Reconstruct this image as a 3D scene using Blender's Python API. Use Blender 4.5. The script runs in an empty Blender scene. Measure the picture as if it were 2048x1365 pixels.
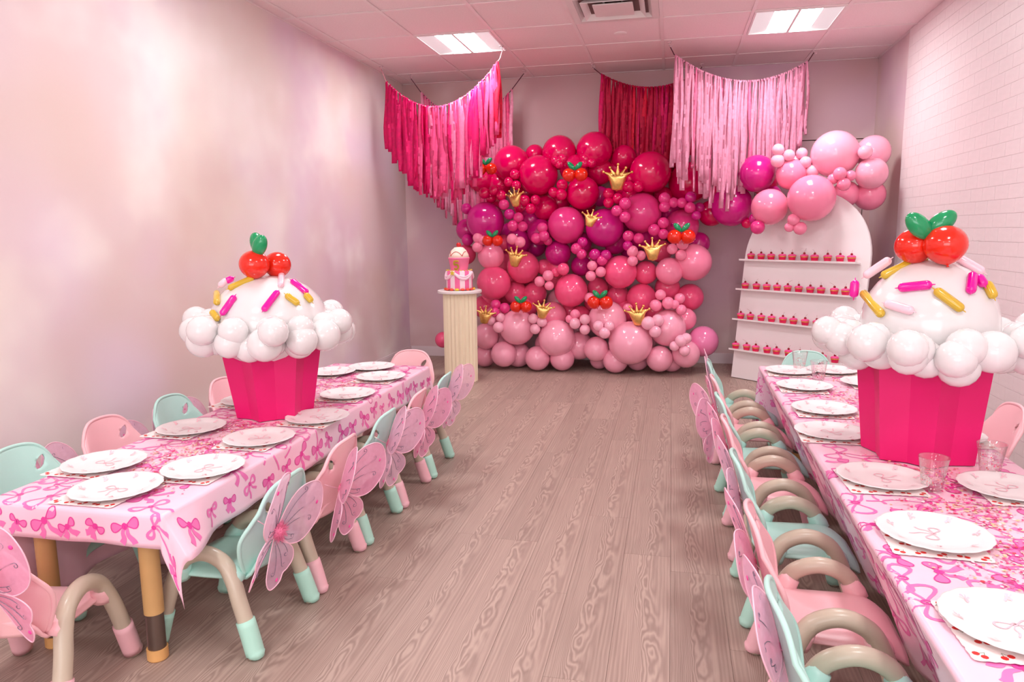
import bpy, bmesh, math, random
from mathutils import Vector, Matrix
random.seed(7)
R_ = random.random
U = random.uniform
sc = bpy.context.scene
COL = sc.collection
# ---------------------------------------------------------------- camera
YAW, PITCH, ROLL = math.radians(12.394), math.radians(-8.5556), math.radians(-0.618)
fw = Vector((-math.sin(YAW)*math.cos(PITCH), math.cos(YAW)*math.cos(PITCH), math.sin(PITCH)))
rt = Vector((math.cos(YAW), math.sin(YAW), 0)); up = rt.cross(fw)
rt, up = rt*math.cos(ROLL)+up*math.sin(ROLL), up*math.cos(ROLL)-rt*math.sin(ROLL)
cam = bpy.data.cameras.new('camera'); cam.sensor_width = 36; cam.lens = 25.47; cam.clip_start = .05
co = bpy.data.objects.new('camera', cam); COL.objects.link(co)
m = Matrix.Identity(4)
for i in range(3):
    m[i][0], m[i][1], m[i][2] = rt[i], up[i], -fw[i]
m[2][3] = 1.2665
co.matrix_world = m
sc.camera = co
# ---------------------------------------------------------------- world, exposure, lamp strength
SKY = 4.2            # fill daylight through a window added unseen behind the camera
w = bpy.data.worlds.new('world'); sc.world = w; w.use_nodes = True
w.node_tree.nodes['Background'].inputs[0].default_value = (.95, .98, 1, 1)
w.node_tree.nodes['Background'].inputs[1].default_value = SKY
sc.view_settings.view_transform = 'Standard'; sc.view_settings.look = 'None'
sc.view_settings.gamma = 1; sc.view_settings.use_curve_mapping = False
sc.view_settings.exposure = 0.24
LAMP = 37.0          # emission of the ceiling lenses
LAMP_COL = (.97, .985, 1.0)
XL, XR, YB, ZC, YR = -2.656, 1.724, 7.114, 2.727, -3.2
WX0, WX1, WZ0, WZ1 = -2.2, 1.3, .55, 2.35
pl_ = bpy.data.lights.new('fill_window_portal', 'AREA'); pl_.shape = 'RECTANGLE'; pl_.size = WX1-WX0; pl_.size_y = WZ1-WZ0; pl_.cycles.is_portal = True
po_ = bpy.data.objects.new('fill_window_portal', pl_); COL.objects.link(po_); po_.location = ((WX0+WX1)/2, YR-.05, (WZ0+WZ1)/2); po_.rotation_euler = (math.pi/2, 0, 0)  # light portal for the added rear window
TX, TY, TW, TD = -1.9314, 5.4174, .6096, .6207      # ceiling grid origin and pitch

# ---------------------------------------------------------------- helpers
def lin(c):
    return tuple(((v/255)/12.92 if v/255 <= .04045 else ((v/255+.055)/1.055)**2.4) for v in c)
def V(*a): return Vector(a)
class MB:
    def __init__(s): s.v = []; s.f = []; s.c = []
    def add(s, vs, fs, col=None):
        o = len(s.v); s.v += [Vector(q) for q in vs]; s.f += [tuple(i+o for i in q) for q in fs]
        s.c += [col]*len(fs); return s
    def mesh(s, name, mat=None, smooth=True, colors=False):
        me = bpy.data.meshes.new(name); me.from_pydata([tuple(q) for q in s.v], [], s.f)
        if mat: me.materials.append(mat)
        if smooth:
            me.polygons.foreach_set('use_smooth', [True]*len(me.polygons))
        if colors:
            at = me.color_attributes.new('Col', 'FLOAT_COLOR', 'CORNER')
            buf = []
            for p in me.polygons:
                c = s.c[p.index] or (1, 1, 1)
                buf += [c[0], c[1], c[2], 1.0]*p.loop_total
            at.data.foreach_set('color', buf)
        me.update(); return me
    def build(s, name, mat, parent=None, smooth=True, colors=False, auto=None):
        me = s.mesh(name, mat, smooth, colors)
        if auto: sharpen(me, auto)
        return link(name, me, parent)
def sharpen(me, deg):
    bm = bmesh.new(); bm.from_mesh(me)
    for e in bm.edges:
        if len(e.link_faces) == 2 and e.calc_face_angle(0) > math.radians(deg): e.smooth = False
    bm.to_mesh(me); bm.free()
def link(name, me, parent=None, loc=None, rot=None, scl=None):
    o = bpy.data.objects.new(name, me); COL.objects.link(o)
    if parent: o.parent = parent
    if loc is not None: o.location = loc
    if rot is not None: o.rotation_euler = rot
    if scl is not None: o.scale = (scl,)*3 if not hasattr(scl, '__len__') else scl
    return o
def tag(o, label=None, cat=None, group=None, kind=None):
    if label: o['label'] = label
    if cat: o['category'] = cat
    if group: o['group'] = group
    if kind: o['kind'] = kind
    return o
def thing(name, label, cat, loc=(0, 0, 0), rotz=0, group=None):
    o = bpy.data.objects.new(name, None); COL.objects.link(o); o.empty_display_size = .05
    o.location = loc; o.rotation_euler = (0, 0, rotz); tag(o, label, cat, group); return o
def copy_tree(o, parent=None):
    c = o.copy(); COL.objects.link(c); c.parent = parent
    for ch in o.children: copy_tree(ch, c)
    return c
def box(x0, x1, y0, y1, z0, z1):
    return ([(x0,y0,z0),(x1,y0,z0),(x1,y1,z0),(x0,y1,z0),(x0,y0,z1),(x1,y0,z1),(x1,y1,z1),(x0,y1,z1)],
            [(0,3,2,1),(4,5,6,7),(0,1,5,4),(1,2,6,5),(2,3,7,6),(3,0,4,7)])
def cbox(x0, x1, y0, y1, z0, z1, c):
    """box whose +z face is chamfered by c"""
    return ([(x0,y0,z0),(x1,y0,z0),(x1,y1,z0),(x0,y1,z0),(x0,y0,z1-c),(x1,y0,z1-c),(x1,y1,z1-c),(x0,y1,z1-c),
             (x0+c,y0+c,z1),(x1-c,y0+c,z1),(x1-c,y1-c,z1),(x0+c,y1-c,z1)],
            [(0,3,2,1),(0,1,5,4),(1,2,6,5),(2,3,7,6),(3,0,4,7),(4,5,9,8),(5,6,10,9),(6,7,11,10),(7,4,8,11),(8,9,10,11)])
def sphere(c=(0,0,0), r=1, n=20, k=12, s=(1,1,1)):
    vs = [(c[0], c[1], c[2]+r*s[2])]; fs = []
    for j in range(1, k):
        a = math.pi*j/k
        for i in range(n):
            b = 2*math.pi*i/n
            vs.append((c[0]+r*s[0]*math.sin(a)*math.cos(b), c[1]+r*s[1]*math.sin(a)*math.sin(b), c[2]+r*s[2]*math.cos(a)))
    vs.append((c[0], c[1], c[2]-r*s[2]))
    for i in range(n): fs.append((0, 1+i, 1+(i+1) % n))
    for j in range(k-2):
        for i in range(n):
            a = 1+j*n+i; b = 1+j*n+(i+1) % n
            fs.append((a, a+n, b+n, b))
    l = len(vs)-1; o = 1+(k-2)*n
    for i in range(n): fs.append((o+i, l, o+(i+1) % n))
    return vs, fs
def lathe(prof, n=32, c=(0,0,0), rad=None):
    """prof: (r,z) list, closed at both ends when r==0; rad(theta,r,z) optional radius change"""
    vs = []; fs = []; rows = []
    for r, z in prof:
        if r < 1e-6:
            rows.append([len(vs)]); vs.append((c[0], c[1], c[2]+z))
        else:
            row = []
            for i in range(n):
                t = 2*math.pi*i/n; q = rad(t, r, z) if rad else r
                row.append(len(vs)); vs.append((c[0]+q*math.cos(t), c[1]+q*math.sin(t), c[2]+z))
            rows.append(row)
    for a, b in zip(rows, rows[1:]):
        for i in range(n):
            j = (i+1) % n
            if len(a) == 1 and len(b) > 1: fs.append((a[0], b[j], b[i]))
            elif len(b) == 1 and len(a) > 1: fs.append((a[i], a[j], b[0]))
            elif len(a) > 1: fs.append((a[i], a[j], b[j], b[i]))
    return vs, fs
def tube(path, r, n=10, caps=True, closed=False):
    path = [Vector(p) for p in path]; k = len(path)
    rad = r if hasattr(r, '__len__') else [r]*k
    T = []
    for i in range(k):
        a = path[(i-1) % k] if (closed or i > 0) else path[0]
        b = path[(i+1) % k] if (closed or i < k-1) else path[-1]
        T.append((b-a).normalized() if (b-a).length > 1e-9 else Vector((0,0,1)))
    nrm = T[0].orthogonal().normalized(); vs = []; fs = []
    for i in range(k):
        nrm = nrm-T[i]*nrm.dot(T[i]); nrm = nrm.normalized() if nrm.length > 1e-6 else T[i].orthogonal().normalized()
        bn = T[i].cross(nrm)
        for j in range(n):
            t = 2*math.pi*j/n
            vs.append(path[i]+(nrm*math.cos(t)+bn*math.sin(t))*rad[i])
    for i in range(k if closed else k-1):
        for j in range(n):
            a = i*n+j; b = i*n+(j+1) % n; c = ((i+1) % k)*n+(j+1) % n; d = ((i+1) % k)*n+j
            fs.append((a, b, c, d))
    if caps and not closed:
        fs.append(tuple(reversed(range(n)))); fs.append(tuple(range((k-1)*n, k*n)))
    return vs, fs
def smooth_path(pts, per=6, closed=False):
    pts = [Vector(p) for p in pts]; out = []; k = len(pts)
    for i in range(k if closed else k-1):
        if closed: p0, p1, p2, p3 = (pts[(i+j) % k] for j in (-1, 0, 1, 2))
        else: p0, p1, p2, p3 = pts[max(i-1,0)], pts[i], pts[i+1], pts[min(i+2,k-1)]
        for s in range(per):
            t = s/per
            out.append(.5*((2*p1)+(p2-p0)*t+(2*p0-5*p1+4*p2-p3)*t*t+(3*p1-p0-3*p2+p3)*t**3))
    if not closed: out.append(pts[-1])
    return out
def thicken(vs, fs, t):
    """closed shell of thickness t below the given open surface"""
    bm = bmesh.new(); bv = [bm.verts.new(v) for v in vs]
    for f in fs: bm.faces.new([bv[i] for i in f])
    bm.normal_update(); used = [v for v in bv if v.link_faces]
    ix = {v: i for i, v in enumerate(used)}; n = len(used)
    V2 = [v.co.copy() for v in used]+[v.co-v.normal*t for v in used]; F2 = []
    for f in bm.faces:
        q = [ix[v] for v in f.verts]; F2.append(tuple(q)); F2.append(tuple(i+n for i in reversed(q)))
    for e in bm.edges:
        if len(e.link_faces) == 1:
            l = [l for l in e.link_loops][0]; a = ix[l.vert]; b = ix[l.link_loop_next.vert]
            F2.append((b, a, a+n, b+n))
    bm.free(); return V2, F2
def prism(poly, y0, y1):
    """poly (x,z) extruded along y"""
    n = len(poly); vs = [(x, y0, z) for x, z in poly]+[(x, y1, z) for x, z in poly]
    fs = [tuple(range(n)), tuple(reversed(range(n, 2*n)))]
    fs += [((i+1) % n, i, i+n, (i+1) % n+n) for i in range(n)]
    return vs, fs

# ---------------------------------------------------------------- materials
def newmat(name):
    mt = bpy.data.materials.new(name); mt.use_nodes = True
    nt = mt.node_tree; return mt, nt, nt.nodes['Principled BSDF'], nt.nodes['Material Output']
def nd(nt, t, **kw):
    n = nt.nodes.new(t)
    for k, v in kw.items(): setattr(n, k, v)
    return n
def mixc(nt, fac, a, b, mode='MIX'):
    n = nd(nt, 'ShaderNodeMix', data_type='RGBA', blend_type=mode)
    for i, v in ((0, fac), (6, a), (7, b)):
        if hasattr(v, 'is_linked') or isinstance(v, bpy.types.NodeSocket): nt.links.new(v, n.inputs[i])
        elif i == 0: n.inputs[0].default_value = v
        else: n.inputs[i].default_value = (*v[:3], 1)
    return n.outputs[2]
def noise(nt, vec, scale, detail=2, rough=.5, dist=0):
    n = nd(nt, 'ShaderNodeTexNoise'); n.inputs['Scale'].default_value = scale
    n.inputs['Detail'].default_value = detail; n.inputs['Roughness'].default_value = rough; n.inputs['Distortion'].default_value = dist
    if vec: nt.links.new(vec, n.inputs['Vector'])
    return n.outputs['Fac']
def ramp(nt, fac, stops, ease=False):
    n = nd(nt, 'ShaderNodeValToRGB'); nt.links.new(fac, n.inputs[0]); e = n.color_ramp.elements
    while len(e) < len(stops): e.new(.5)
    if ease: n.color_ramp.interpolation = 'EASE'
    for q, (p, c) in zip(e, stops):
        q.position = p; q.color = (*c[:3], 1) if hasattr(c, '__len__') else (c, c, c, 1)
    return n.outputs[0]
def pbr(name, rgb, rough=.5, var=.05, scale=12, metal=0, spec=.5, coat=0, transl=0, bump=0, alpha=1):
    mt, nt, b, out = newmat(name); c = lin(rgb)
    tc = nd(nt, 'ShaderNodeTexCoord')
    f = noise(nt, tc.outputs['Object'], scale)
    f = ramp(nt, f, [(.3, tuple(max(0, x*(1-var)) for x in c)), (.7, tuple(min(1, x*(1+var)) for x in c))])
    nt.links.new(f, b.inputs['Base Color'])
    b.inputs['Roughness'].default_value = rough; b.inputs['Metallic'].default_value = metal
    b.inputs['Specular IOR Level'].default_value = spec; b.inputs['Coat Weight'].default_value = coat
    b.inputs['Coat Roughness'].default_value = .05
    if bump:
        bn = nd(nt, 'ShaderNodeBump'); bn.inputs['Strength'].default_value = bump; bn.inputs['Distance'].default_value = .004
        nt.links.new(noise(nt, tc.outputs['Object'], scale*4, 4), bn.inputs['Height']); nt.links.new(bn.outputs[0], b.inputs['Normal'])
    sh = b.outputs[0]
    if transl:
        t = nd(nt, 'ShaderNodeBsdfTranslucent'); nt.links.new(f, t.inputs[0])
        x = nd(nt, 'ShaderNodeMixShader'); x.inputs[0].default_value = transl
        nt.links.new(sh, x.inputs[1]); nt.links.new(t.outputs[0], x.inputs[2]); sh = x.outputs[0]
    if alpha < 1:
        t = nd(nt, 'ShaderNodeBsdfTransparent'); x = nd(nt, 'ShaderNodeMixShader'); x.inputs[0].default_value = 1-alpha
        nt.links.new(sh, x.inputs[1]); nt.links.new(t.outputs[0], x.inputs[2]); sh = x.outputs[0]
    nt.links.new(sh, out.inputs[0]); return mt
def emat(name, col, s):
    mt, nt, b, out = newmat(name)
    b.inputs['Base Color'].default_value = (.9, .9, .9, 1); b.inputs['Emission Color'].default_value = (*col, 1)
    b.inputs['Emission Strength'].default_value = s; return mt
def vcol_mat(name, rough=.4, metal=0.):
    mt, nt, b, out = newmat(name); a = nd(nt, 'ShaderNodeVertexColor'); a.layer_name = 'Col'
    nt.links.new(a.outputs[0], b.inputs['Base Color']); b.inputs['Roughness'].default_value = rough; b.inputs['Metallic'].default_value = metal
    return mt
def mural(name, seed, tint=(1, 1, 1)):
    """soft painted clouds: cream, blush, lavender and mauve"""
    mt, nt, b, out = newmat(name)
    g = nd(nt, 'ShaderNodeNewGeometry'); mp = nd(nt, 'ShaderNodeMapping'); mp.inputs['Location'].default_value = (seed, seed*.7, seed*1.3)
    nt.links.new(g.outputs['Position'], mp.inputs[0]); P = mp.outputs[0]
    a = ramp(nt, noise(nt, P, .55, 1.5, .45, .0), [(.30, lin((212,188,188))), (.43, lin((226,206,206))), (.55, lin((230,212,222))), (.70, lin((238,228,220)))], True)
    c = ramp(nt, noise(nt, P, 1.15, 3, .5, .0), [(.46, 0.0), (.68, 1.0)], True)
    a = mixc(nt, c, a, lin((246, 240, 236)))
    mp2 = nd(nt, 'ShaderNodeMapping'); mp2.inputs['Location'].default_value = (3.1+seed, 8.2, 1.7); nt.links.new(P, mp2.inputs[0])
    d = ramp(nt, noise(nt, mp2.outputs[0], .8, 2, .5, .0), [(.46, 0.0), (.75, .6)], True)
    a = mixc(nt, d, a, lin((214, 190, 172)))
    mp3 = nd(nt, 'ShaderNodeMapping'); mp3.inputs['Location'].default_value = (13.1+seed, 2.2, 6.7); nt.links.new(P, mp3.inputs[0])
    e = ramp(nt, noise(nt, mp3.outputs[0], .95, 2, .5, .0), [(.48, 0.0), (.74, .6)], True)
    a = mixc(nt, e, a, lin((226, 198, 222)))
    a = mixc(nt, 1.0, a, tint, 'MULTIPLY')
    nt.links.new(a, b.inputs['Base Color']); b.inputs['Roughness'].default_value = .55; b.inputs['Specular IOR Level'].default_value = .3
    return mt
def wood_floor():
    """vinyl plank: straight fine grain with a wavy cathedral band down each board"""
    mt, nt, b, out = newmat('plank_wood')
    L = nt.links.new
    def mth(op, a, b_=None, c_=None):
        n = nd(nt, 'ShaderNodeMath', operation=op)
        for i, v in enumerate((a, b_, c_)):
            if v is None: continue
            if isinstance(v, (int, float)): n.inputs[i].default_value = v
            else: L(v, n.inputs[i])
        return n.outputs[0]
    g = nd(nt, 'ShaderNodeNewGeometry'); oi = nd(nt, 'ShaderNodeObjectInfo'); tc = nd(nt, 'ShaderNodeTexCoord')
    off = nd(nt, 'ShaderNodeVectorMath', operation='SCALE'); off.inputs[0].default_value = (7, 53, 31); L(oi.outputs['Random'], off.inputs['Scale'])
    ad = nd(nt, 'ShaderNodeVectorMath', operation='ADD'); L(g.outputs['Position'], ad.inputs[0]); L(off.outputs[0], ad.inputs[1])
    def stretched(sx, sy):
        mp = nd(nt, 'ShaderNodeMapping'); mp.inputs['Scale'].default_value = (sx, sy, 1); L(ad.outputs[0], mp.inputs[0]); return mp.outputs[0]
    sp = nd(nt, 'ShaderNodeSeparateXYZ'); L(tc.outputs['Object'], sp.inputs[0]); u = sp.outputs[0]
    cen = mth('MULTIPLY_ADD', noise(nt, stretched(.5, 1.1), 1.0, 1), .7, -.35)
    d = mth('ABSOLUTE', mth('SUBTRACT', u, cen))
    mask = nd(nt, 'ShaderNodeMapRange'); mask.interpolation_type = 'SMOOTHSTEP'; L(d, mask.inputs[0])
    mask.inputs[1].default_value = .36; mask.inputs[2].default_value = .05; mask.inputs[3].default_value = .10; mask.inputs[4].default_value = 1
    n1 = noise(nt, stretched(13, 3.6), 1.0, 2.5, .55)
    ph = mth('ADD', mth('MULTIPLY', u, 88.0), mth('MULTIPLY', mth('MULTIPLY', n1, mask.outputs[0]), 62.0))
    ring = mth('MULTIPLY_ADD', mth('SINE', ph), .5, .5)
    fine = noise(nt, stretched(150, 3.2), 1.0, 4, .65)
    broad = noise(nt, stretched(9, .9), 1.0, 3, .55)
    c = ramp(nt, ring, [(0, lin((142, 120, 110))), (.5, lin((170, 147, 135))), (1, lin((192, 170, 157)))])
    c2 = ramp(nt, fine, [(.28, lin((134, 111, 102))), (.52, lin((169, 145, 133))), (.75, lin((194, 171, 158)))])
    c3 = ramp(nt, broad, [(.3, lin((156, 132, 121))), (.7, lin((184, 161, 149)))])
    k = nd(nt, 'ShaderNodeMapRange'); L(mask.outputs[0], k.inputs[0]); k.inputs[3].default_value = .25; k.inputs[4].default_value = .62
    c = mixc(nt, k.outputs[0], mixc(nt, .45, c2, c3), c)
    hv = nd(nt, 'ShaderNodeHueSaturation'); mr = nd(nt, 'ShaderNodeMapRange'); L(oi.outputs['Random'], mr.inputs[0])
    mr.inputs[3].default_value = .93; mr.inputs[4].default_value = 1.06; L(mr.outputs[0], hv.inputs['Value']); L(c, hv.inputs['Color'])
    L(hv.outputs[0], b.inputs['Base Color']); b.inputs['Roughness'].default_value = .48; b.inputs['Specular IOR Level'].default_value = .35
    bn = nd(nt, 'ShaderNodeBump'); bn.inputs['Strength'].default_value = .10; bn.inputs['Distance'].default_value = .001
    L(fine, bn.inputs['Height']); L(bn.outputs[0], b.inputs['Normal'])
    return mt
def stripes_mat():
    mt, nt, b, out = newmat('striped_icing'); tc = nd(nt, 'ShaderNodeTexCoord'); sp = nd(nt, 'ShaderNodeSeparateXYZ'); nt.links.new(tc.outputs['Object'], sp.inputs[0])
    at = nd(nt, 'ShaderNodeMath', operation='ARCTAN2'); nt.links.new(sp.outputs[1], at.inputs[0]); nt.links.new(sp.outputs[0], at.inputs[1])
    mu = nd(nt, 'ShaderNodeMath', operation='MULTIPLY_ADD'); nt.links.new(at.outputs[0], mu.inputs[0]); mu.inputs[1].default_value = 8; mu.inputs[2].default_value = .6
    si = nd(nt, 'ShaderNodeMath', operation='SINE'); nt.links.new(mu.outputs[0], si.inputs[0])
    gt = nd(nt, 'ShaderNodeMath', operation='GREATER_THAN'); nt.links.new(si.outputs[0], gt.inputs[0]); gt.inputs[1].default_value = 0
    nt.links.new(mixc(nt, gt.outputs[0], lin((250, 225, 232)), lin((246, 110, 165))), b.inputs['Base Color']); b.inputs['Roughness'].default_value = .6
    return mt
M = {}
M['mural_left'] = mural('cloud_mural_left', 2.0)
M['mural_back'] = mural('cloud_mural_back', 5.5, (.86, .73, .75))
M['mural_right'] = mural('cloud_mural_right', 9.2, (.95, .86, .88))
M['brick'] = pbr('white_painted_brick', (238, 226, 226), .5, .02, 3)
M['plain'] = pbr('plain_wall', (232, 220, 220), .6, .03, 2)
M['base'] = pbr('baseboard_paint', (228, 212, 216), .4, .03, 3)
M['tile'] = pbr('ceiling_tile', (248, 230, 231), .85, .03, 60, bump=.15)
M['grid'] = pbr('ceiling_grid_paint', (248, 234, 234), .5, .02, 8)
M['backing'] = pbr('joint_backing', (120, 95, 92), .8, .05, 6)  # dull brown slab showing in the gaps between planks and tiles
M['wood'] = wood_floor()
M['white_metal'] = pbr('white_enamel', (240, 232, 230), .35, .02, 6)
M['dark'] = pbr('duct_dark', (38, 30, 32), .7, .1, 8)
M['clearplastic'] = pbr('hook_plastic', (225, 200, 205), .2, .02, 6)

# ================================================================ the room
def struct(name, bm, mat, parent=None, **kw):
    o = bm.build(name, mat, parent, smooth=False, **kw)
    if not parent: o['kind'] = 'structure'
    return o
floor = struct('floor', MB().add(*box(XL-.1, XR+.1, YR-.1, YB+.1, -.12, -.003)), M['backing'])
wall_left = struct('wall_left', MB().add(*box(XL-.1, XL, YR-.1, YB+.1, 0, ZC+.1)), M['mural_left'])
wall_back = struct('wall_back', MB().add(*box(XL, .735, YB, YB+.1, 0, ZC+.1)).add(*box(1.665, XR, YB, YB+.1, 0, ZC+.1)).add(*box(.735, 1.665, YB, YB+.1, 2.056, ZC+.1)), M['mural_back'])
wall_right = struct('wall_right', MB().add(*box(XR, XR+.1, YR-.1, YB+.1, 0, ZC+.1)), M['mural_right'])
wall_rear = struct('wall_rear', MB().add(*box(XL, WX0, YR-.1, YR, 0, ZC+.1)).add(*box(WX1, XR, YR-.1, YR, 0, ZC+.1)).add(*box(WX0, WX1, YR-.1, YR, 0, WZ0)).add(*box(WX0, WX1, YR-.1, YR, WZ1, ZC+.1)), M['plain'])
win = MB()
for x in (WX0+.025, (WX0*2+WX1)/3, (WX0+WX1*2)/3, WX1-.025): win.add(*box(x-.025, x+.025, YR-.09, YR-.05, WZ0, WZ1))
for z in (WZ0, WZ1-.05): win.add(*box(WX0, WX1, YR-.09, YR-.05, z, z+.05))
struct('fill_window_1', win, M['plain'])  # unseen window added in the rear wall to brighten the room
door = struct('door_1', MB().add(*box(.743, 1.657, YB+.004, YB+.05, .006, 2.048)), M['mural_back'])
struct('door_jamb', MB().add(*box(.735, 1.665, YB+.06, YB+.1, 0, 2.056)), pbr('jamb_brown', (150, 105, 80), .6), door)
def baseboard(name, x0, x1, y0, y1, ax):
    b = MB()
    if ax == 'y': b.add(*box(x0, x1, y0, y1, .0, .085)); b.add(*box(x0, x1, y0+.004 if y0 < y1 else y0, y1, .085, .098))
    else: b.add(*box(x0, x1, y0, y1, .0, .085)); b.add(*box(x0, x1-.004, y0, y1, .085, .098))
    return struct(name, b, M['base'])
baseboard('baseboard_back', XL+.012, .70, YB-.014, YB, 'y')
baseboard('baseboard_left', XL, XL+.014, YR, YB, 'x')
# floor planks, each its own board
PW, PL = .1785, 1.22
pm = MB().add(*cbox(-.5, .5, -.5, .5, -.003, 0, .0006)).mesh('plank', M['wood'], smooth=False)
nx = int((XR-XL)/PW)+1
for i in range(nx):
    x0 = XL+i*PW; x1 = min(x0+PW, XR); y = YR - R_()*PL
    while y < YB:
        a, b_ = max(y, YR), min(y+PL, YB); y += PL
        if b_-a < .02: continue
        link('plank', pm, floor, ((x0+x1)/2, (a+b_)/2, 0), None, (x1-x0-.0008, b_-a-.0008, 1))
# brick facing on the right wall: the nearest 300 bricks in view are single parts
BL, BH, YE = .165, .0742, 6.19
bk = struct('brick_backing', MB().add(*box(XR-.0195, XR, YR, YE, 0, ZC)), M['brick'], wall_right)
bm_ = MB().add(*cbox(-.5, .5, -.5, .5, -.5, .5, .04)).mesh('brick', M['brick'], smooth=False)
cells = []
r = 0
while r*BH < ZC:
    z0, z1 = r*BH, min((r+1)*BH, ZC); y = YE-(BL*.5 if r % 2 else 0); first = True
    if r % 2: cells.append((YE-BL*.5, YE, z0, z1))
    while y > YR+.01:
        cells.append((max(y-BL, YR), y, z0, z1)); y -= BL
    r += 1
def seen(c):
    yc, zc = (c[0]+c[1])/2, (c[2]+c[3])/2
    d = Vector((XR-.02, yc, zc-1.2665)); zz = d.dot(fw)
    if zz < .5: return 0
    x, yv = 25.47/36*2048*d.dot(rt)/zz, 25.47/36*2048*d.dot(up)/zz
    if abs(x) > 1050 or abs(yv) > 700 or zc < .25: return 0
    return 1/zz
cells.sort(key=lambda c: -seen(c))
rest = MB(); g_ = .0016
for n, c in enumerate(cells):
    ly, lz = c[1]-c[0]-g_, c[3]-c[2]-g_
    if n < 300:
        o = link('brick', bm_, wall_right, (XR-.018, (c[0]+c[1])/2, (c[2]+c[3])/2), (0, -math.pi/2, 0), (lz, ly, .008))
    else:
        rest.add(*box(XR-.0215, XR-.0145, c[0]+g_/2, c[1]-g_/2, c[2]+g_/2, c[3]-g_/2))
o = rest.build('brick_field', M['brick'], wall_right, smooth=False); o['kind'] = 'stuff'
# ceiling: slab, T-bar grid, lay-in tiles
ceiling = struct('ceiling', MB().add(*box(XL-.1, XR+.1, YR-.1, YB+.1, ZC+.02, ZC+.12)), M['backing'])
xs = [XL, TX-TW]+[TX+i*TW for i in range(6)]+[XR]
ys = []; j = -14
while True:
    yy = TY+j*TD; j += 1
    if yy <= YR: continue
    if yy >= YB-.05: break
    ys.append(yy)
ys = [YR]+ys+[YB]
gw = .0115
for x in xs[1:-1]: struct('grid_bar', MB().add(*box(x-gw, x+gw, YR, YB, ZC, ZC+.004)), M['grid'], ceiling)
for y in ys[1:-1]: struct('grid_bar', MB().add(*box(XL, XR, y-gw, y+gw, ZC+.0005, ZC+.0045)), M['grid'], ceiling)
struct('wall_angle', MB().add(*box(XL, XL+.02, YR, YB, ZC-.0005, ZC+.004)).add(*box(XR-.02, XR, YR, YB, ZC-.0005, ZC+.004)).add(*box(XL, XR, YB-.02, YB, ZC-.0005, ZC+.004)), M['grid'], ceiling)
LIGHTS = [(0, TY+k*TD) for k in (0, -4, -8, -12)]+[(4, TY+k*TD) for k in (0, -4, -8, -12)]
VENT = (2, TY-TD)
tm = MB().add(*box(-.5, .5, -.5, .5, 0, .012)).mesh('ceiling_tile', M['tile'], smooth=False)
for x0, x1 in zip(xs, xs[1:]):
    for y0, y1 in zip(ys, ys[1:]):
        if any(abs(x0-(TX+c*TW)) < .01 and abs(y0-y) < .01 for c, y in LIGHTS+[VENT]): continue
        link('ceiling_tile', tm, ceiling, ((x0+x1)/2, (y0+y1)/2, ZC+.0055), None, (x1-x0-.004, y1-y0-.004, 1))
# recessed lights
M['lens'] = emat('lit_lens', LAMP_COL, LAMP)
M['pan'] = emat('lit_side_lens', LAMP_COL, .34)
M['pan'].node_tree.nodes['Principled BSDF'].inputs['Base Color'].default_value = (.62, .60, .60, 1)
hw, hd = TW/2-gw-.001, TD/2-gw-.001
fr = MB().add(*box(-hw, hw, -hd, -hd+.014, -.003, .05)).add(*box(-hw, hw, hd-.014, hd, -.003, .05)).add(*box(-hw, -hw+.014, -hd+.014, hd-.014, -.003, .05)).add(*box(hw-.014, hw, -hd+.014, hd-.014, -.003, .05)).add(*box(-hw, hw, -hd, hd, .046, .05)).mesh('frame', M['white_metal'], False)
q = .012
lens = {}
a, b_, cth = .012, .155, hd-.015
lensR = MB().add([(.006,-cth,.012),(b_,-cth,.012),(b_,cth,.012),(.006,cth,.012)], [(0,3,2,1)]).mesh('lens', M['lens'], False)
lensL = MB().add([(-b_,-cth,.012),(-.006,-cth,.012),(-.006,cth,.012),(-b_,cth,.012)], [(0,3,2,1)]).mesh('lens', M['lens'], False)
sideR = MB().add([(b_,-cth,.012),(hw-.014,-cth,.001),(hw-.014,cth,.001),(b_,cth,.012)], [(0,3,2,1)]).mesh('side_lens', M['pan'], False)
sideL = MB().add([(-hw+.014,-cth,.001),(-b_,-cth,.012),(-b_,cth,.012),(-hw+.014,cth,.001)], [(0,3,2,1)]).mesh('side_lens', M['pan'], False)
rib = MB().add(*box(-.010, .010, -cth, cth, -.002, .014)).mesh('center_rib', M['white_metal'], False)
names = {(0,0): 'lit square ceiling light above the hot pink fringe garland', (4,0): 'lit square ceiling light above the pale pink fringe garland'}
for n, (c, y) in enumerate(LIGHTS):
    lab = names.get((c, n % 4), 'lit square ceiling light out of view, %s over the %s table' % (['', 'first one', 'second one', 'third one'][n % 4], 'left' if c == 0 else 'right'))
    t = thing('ceiling_light', lab, 'light', (TX+c*TW+TW/2, y+TD/2, ZC), 0, 'recessed ceiling lights')
    for nm, me in (('frame', fr), ('lens', lensL), ('lens', lensR), ('side_lens', sideL), ('side_lens', sideR), ('center_rib', rib)): link(nm, me, t)
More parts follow.
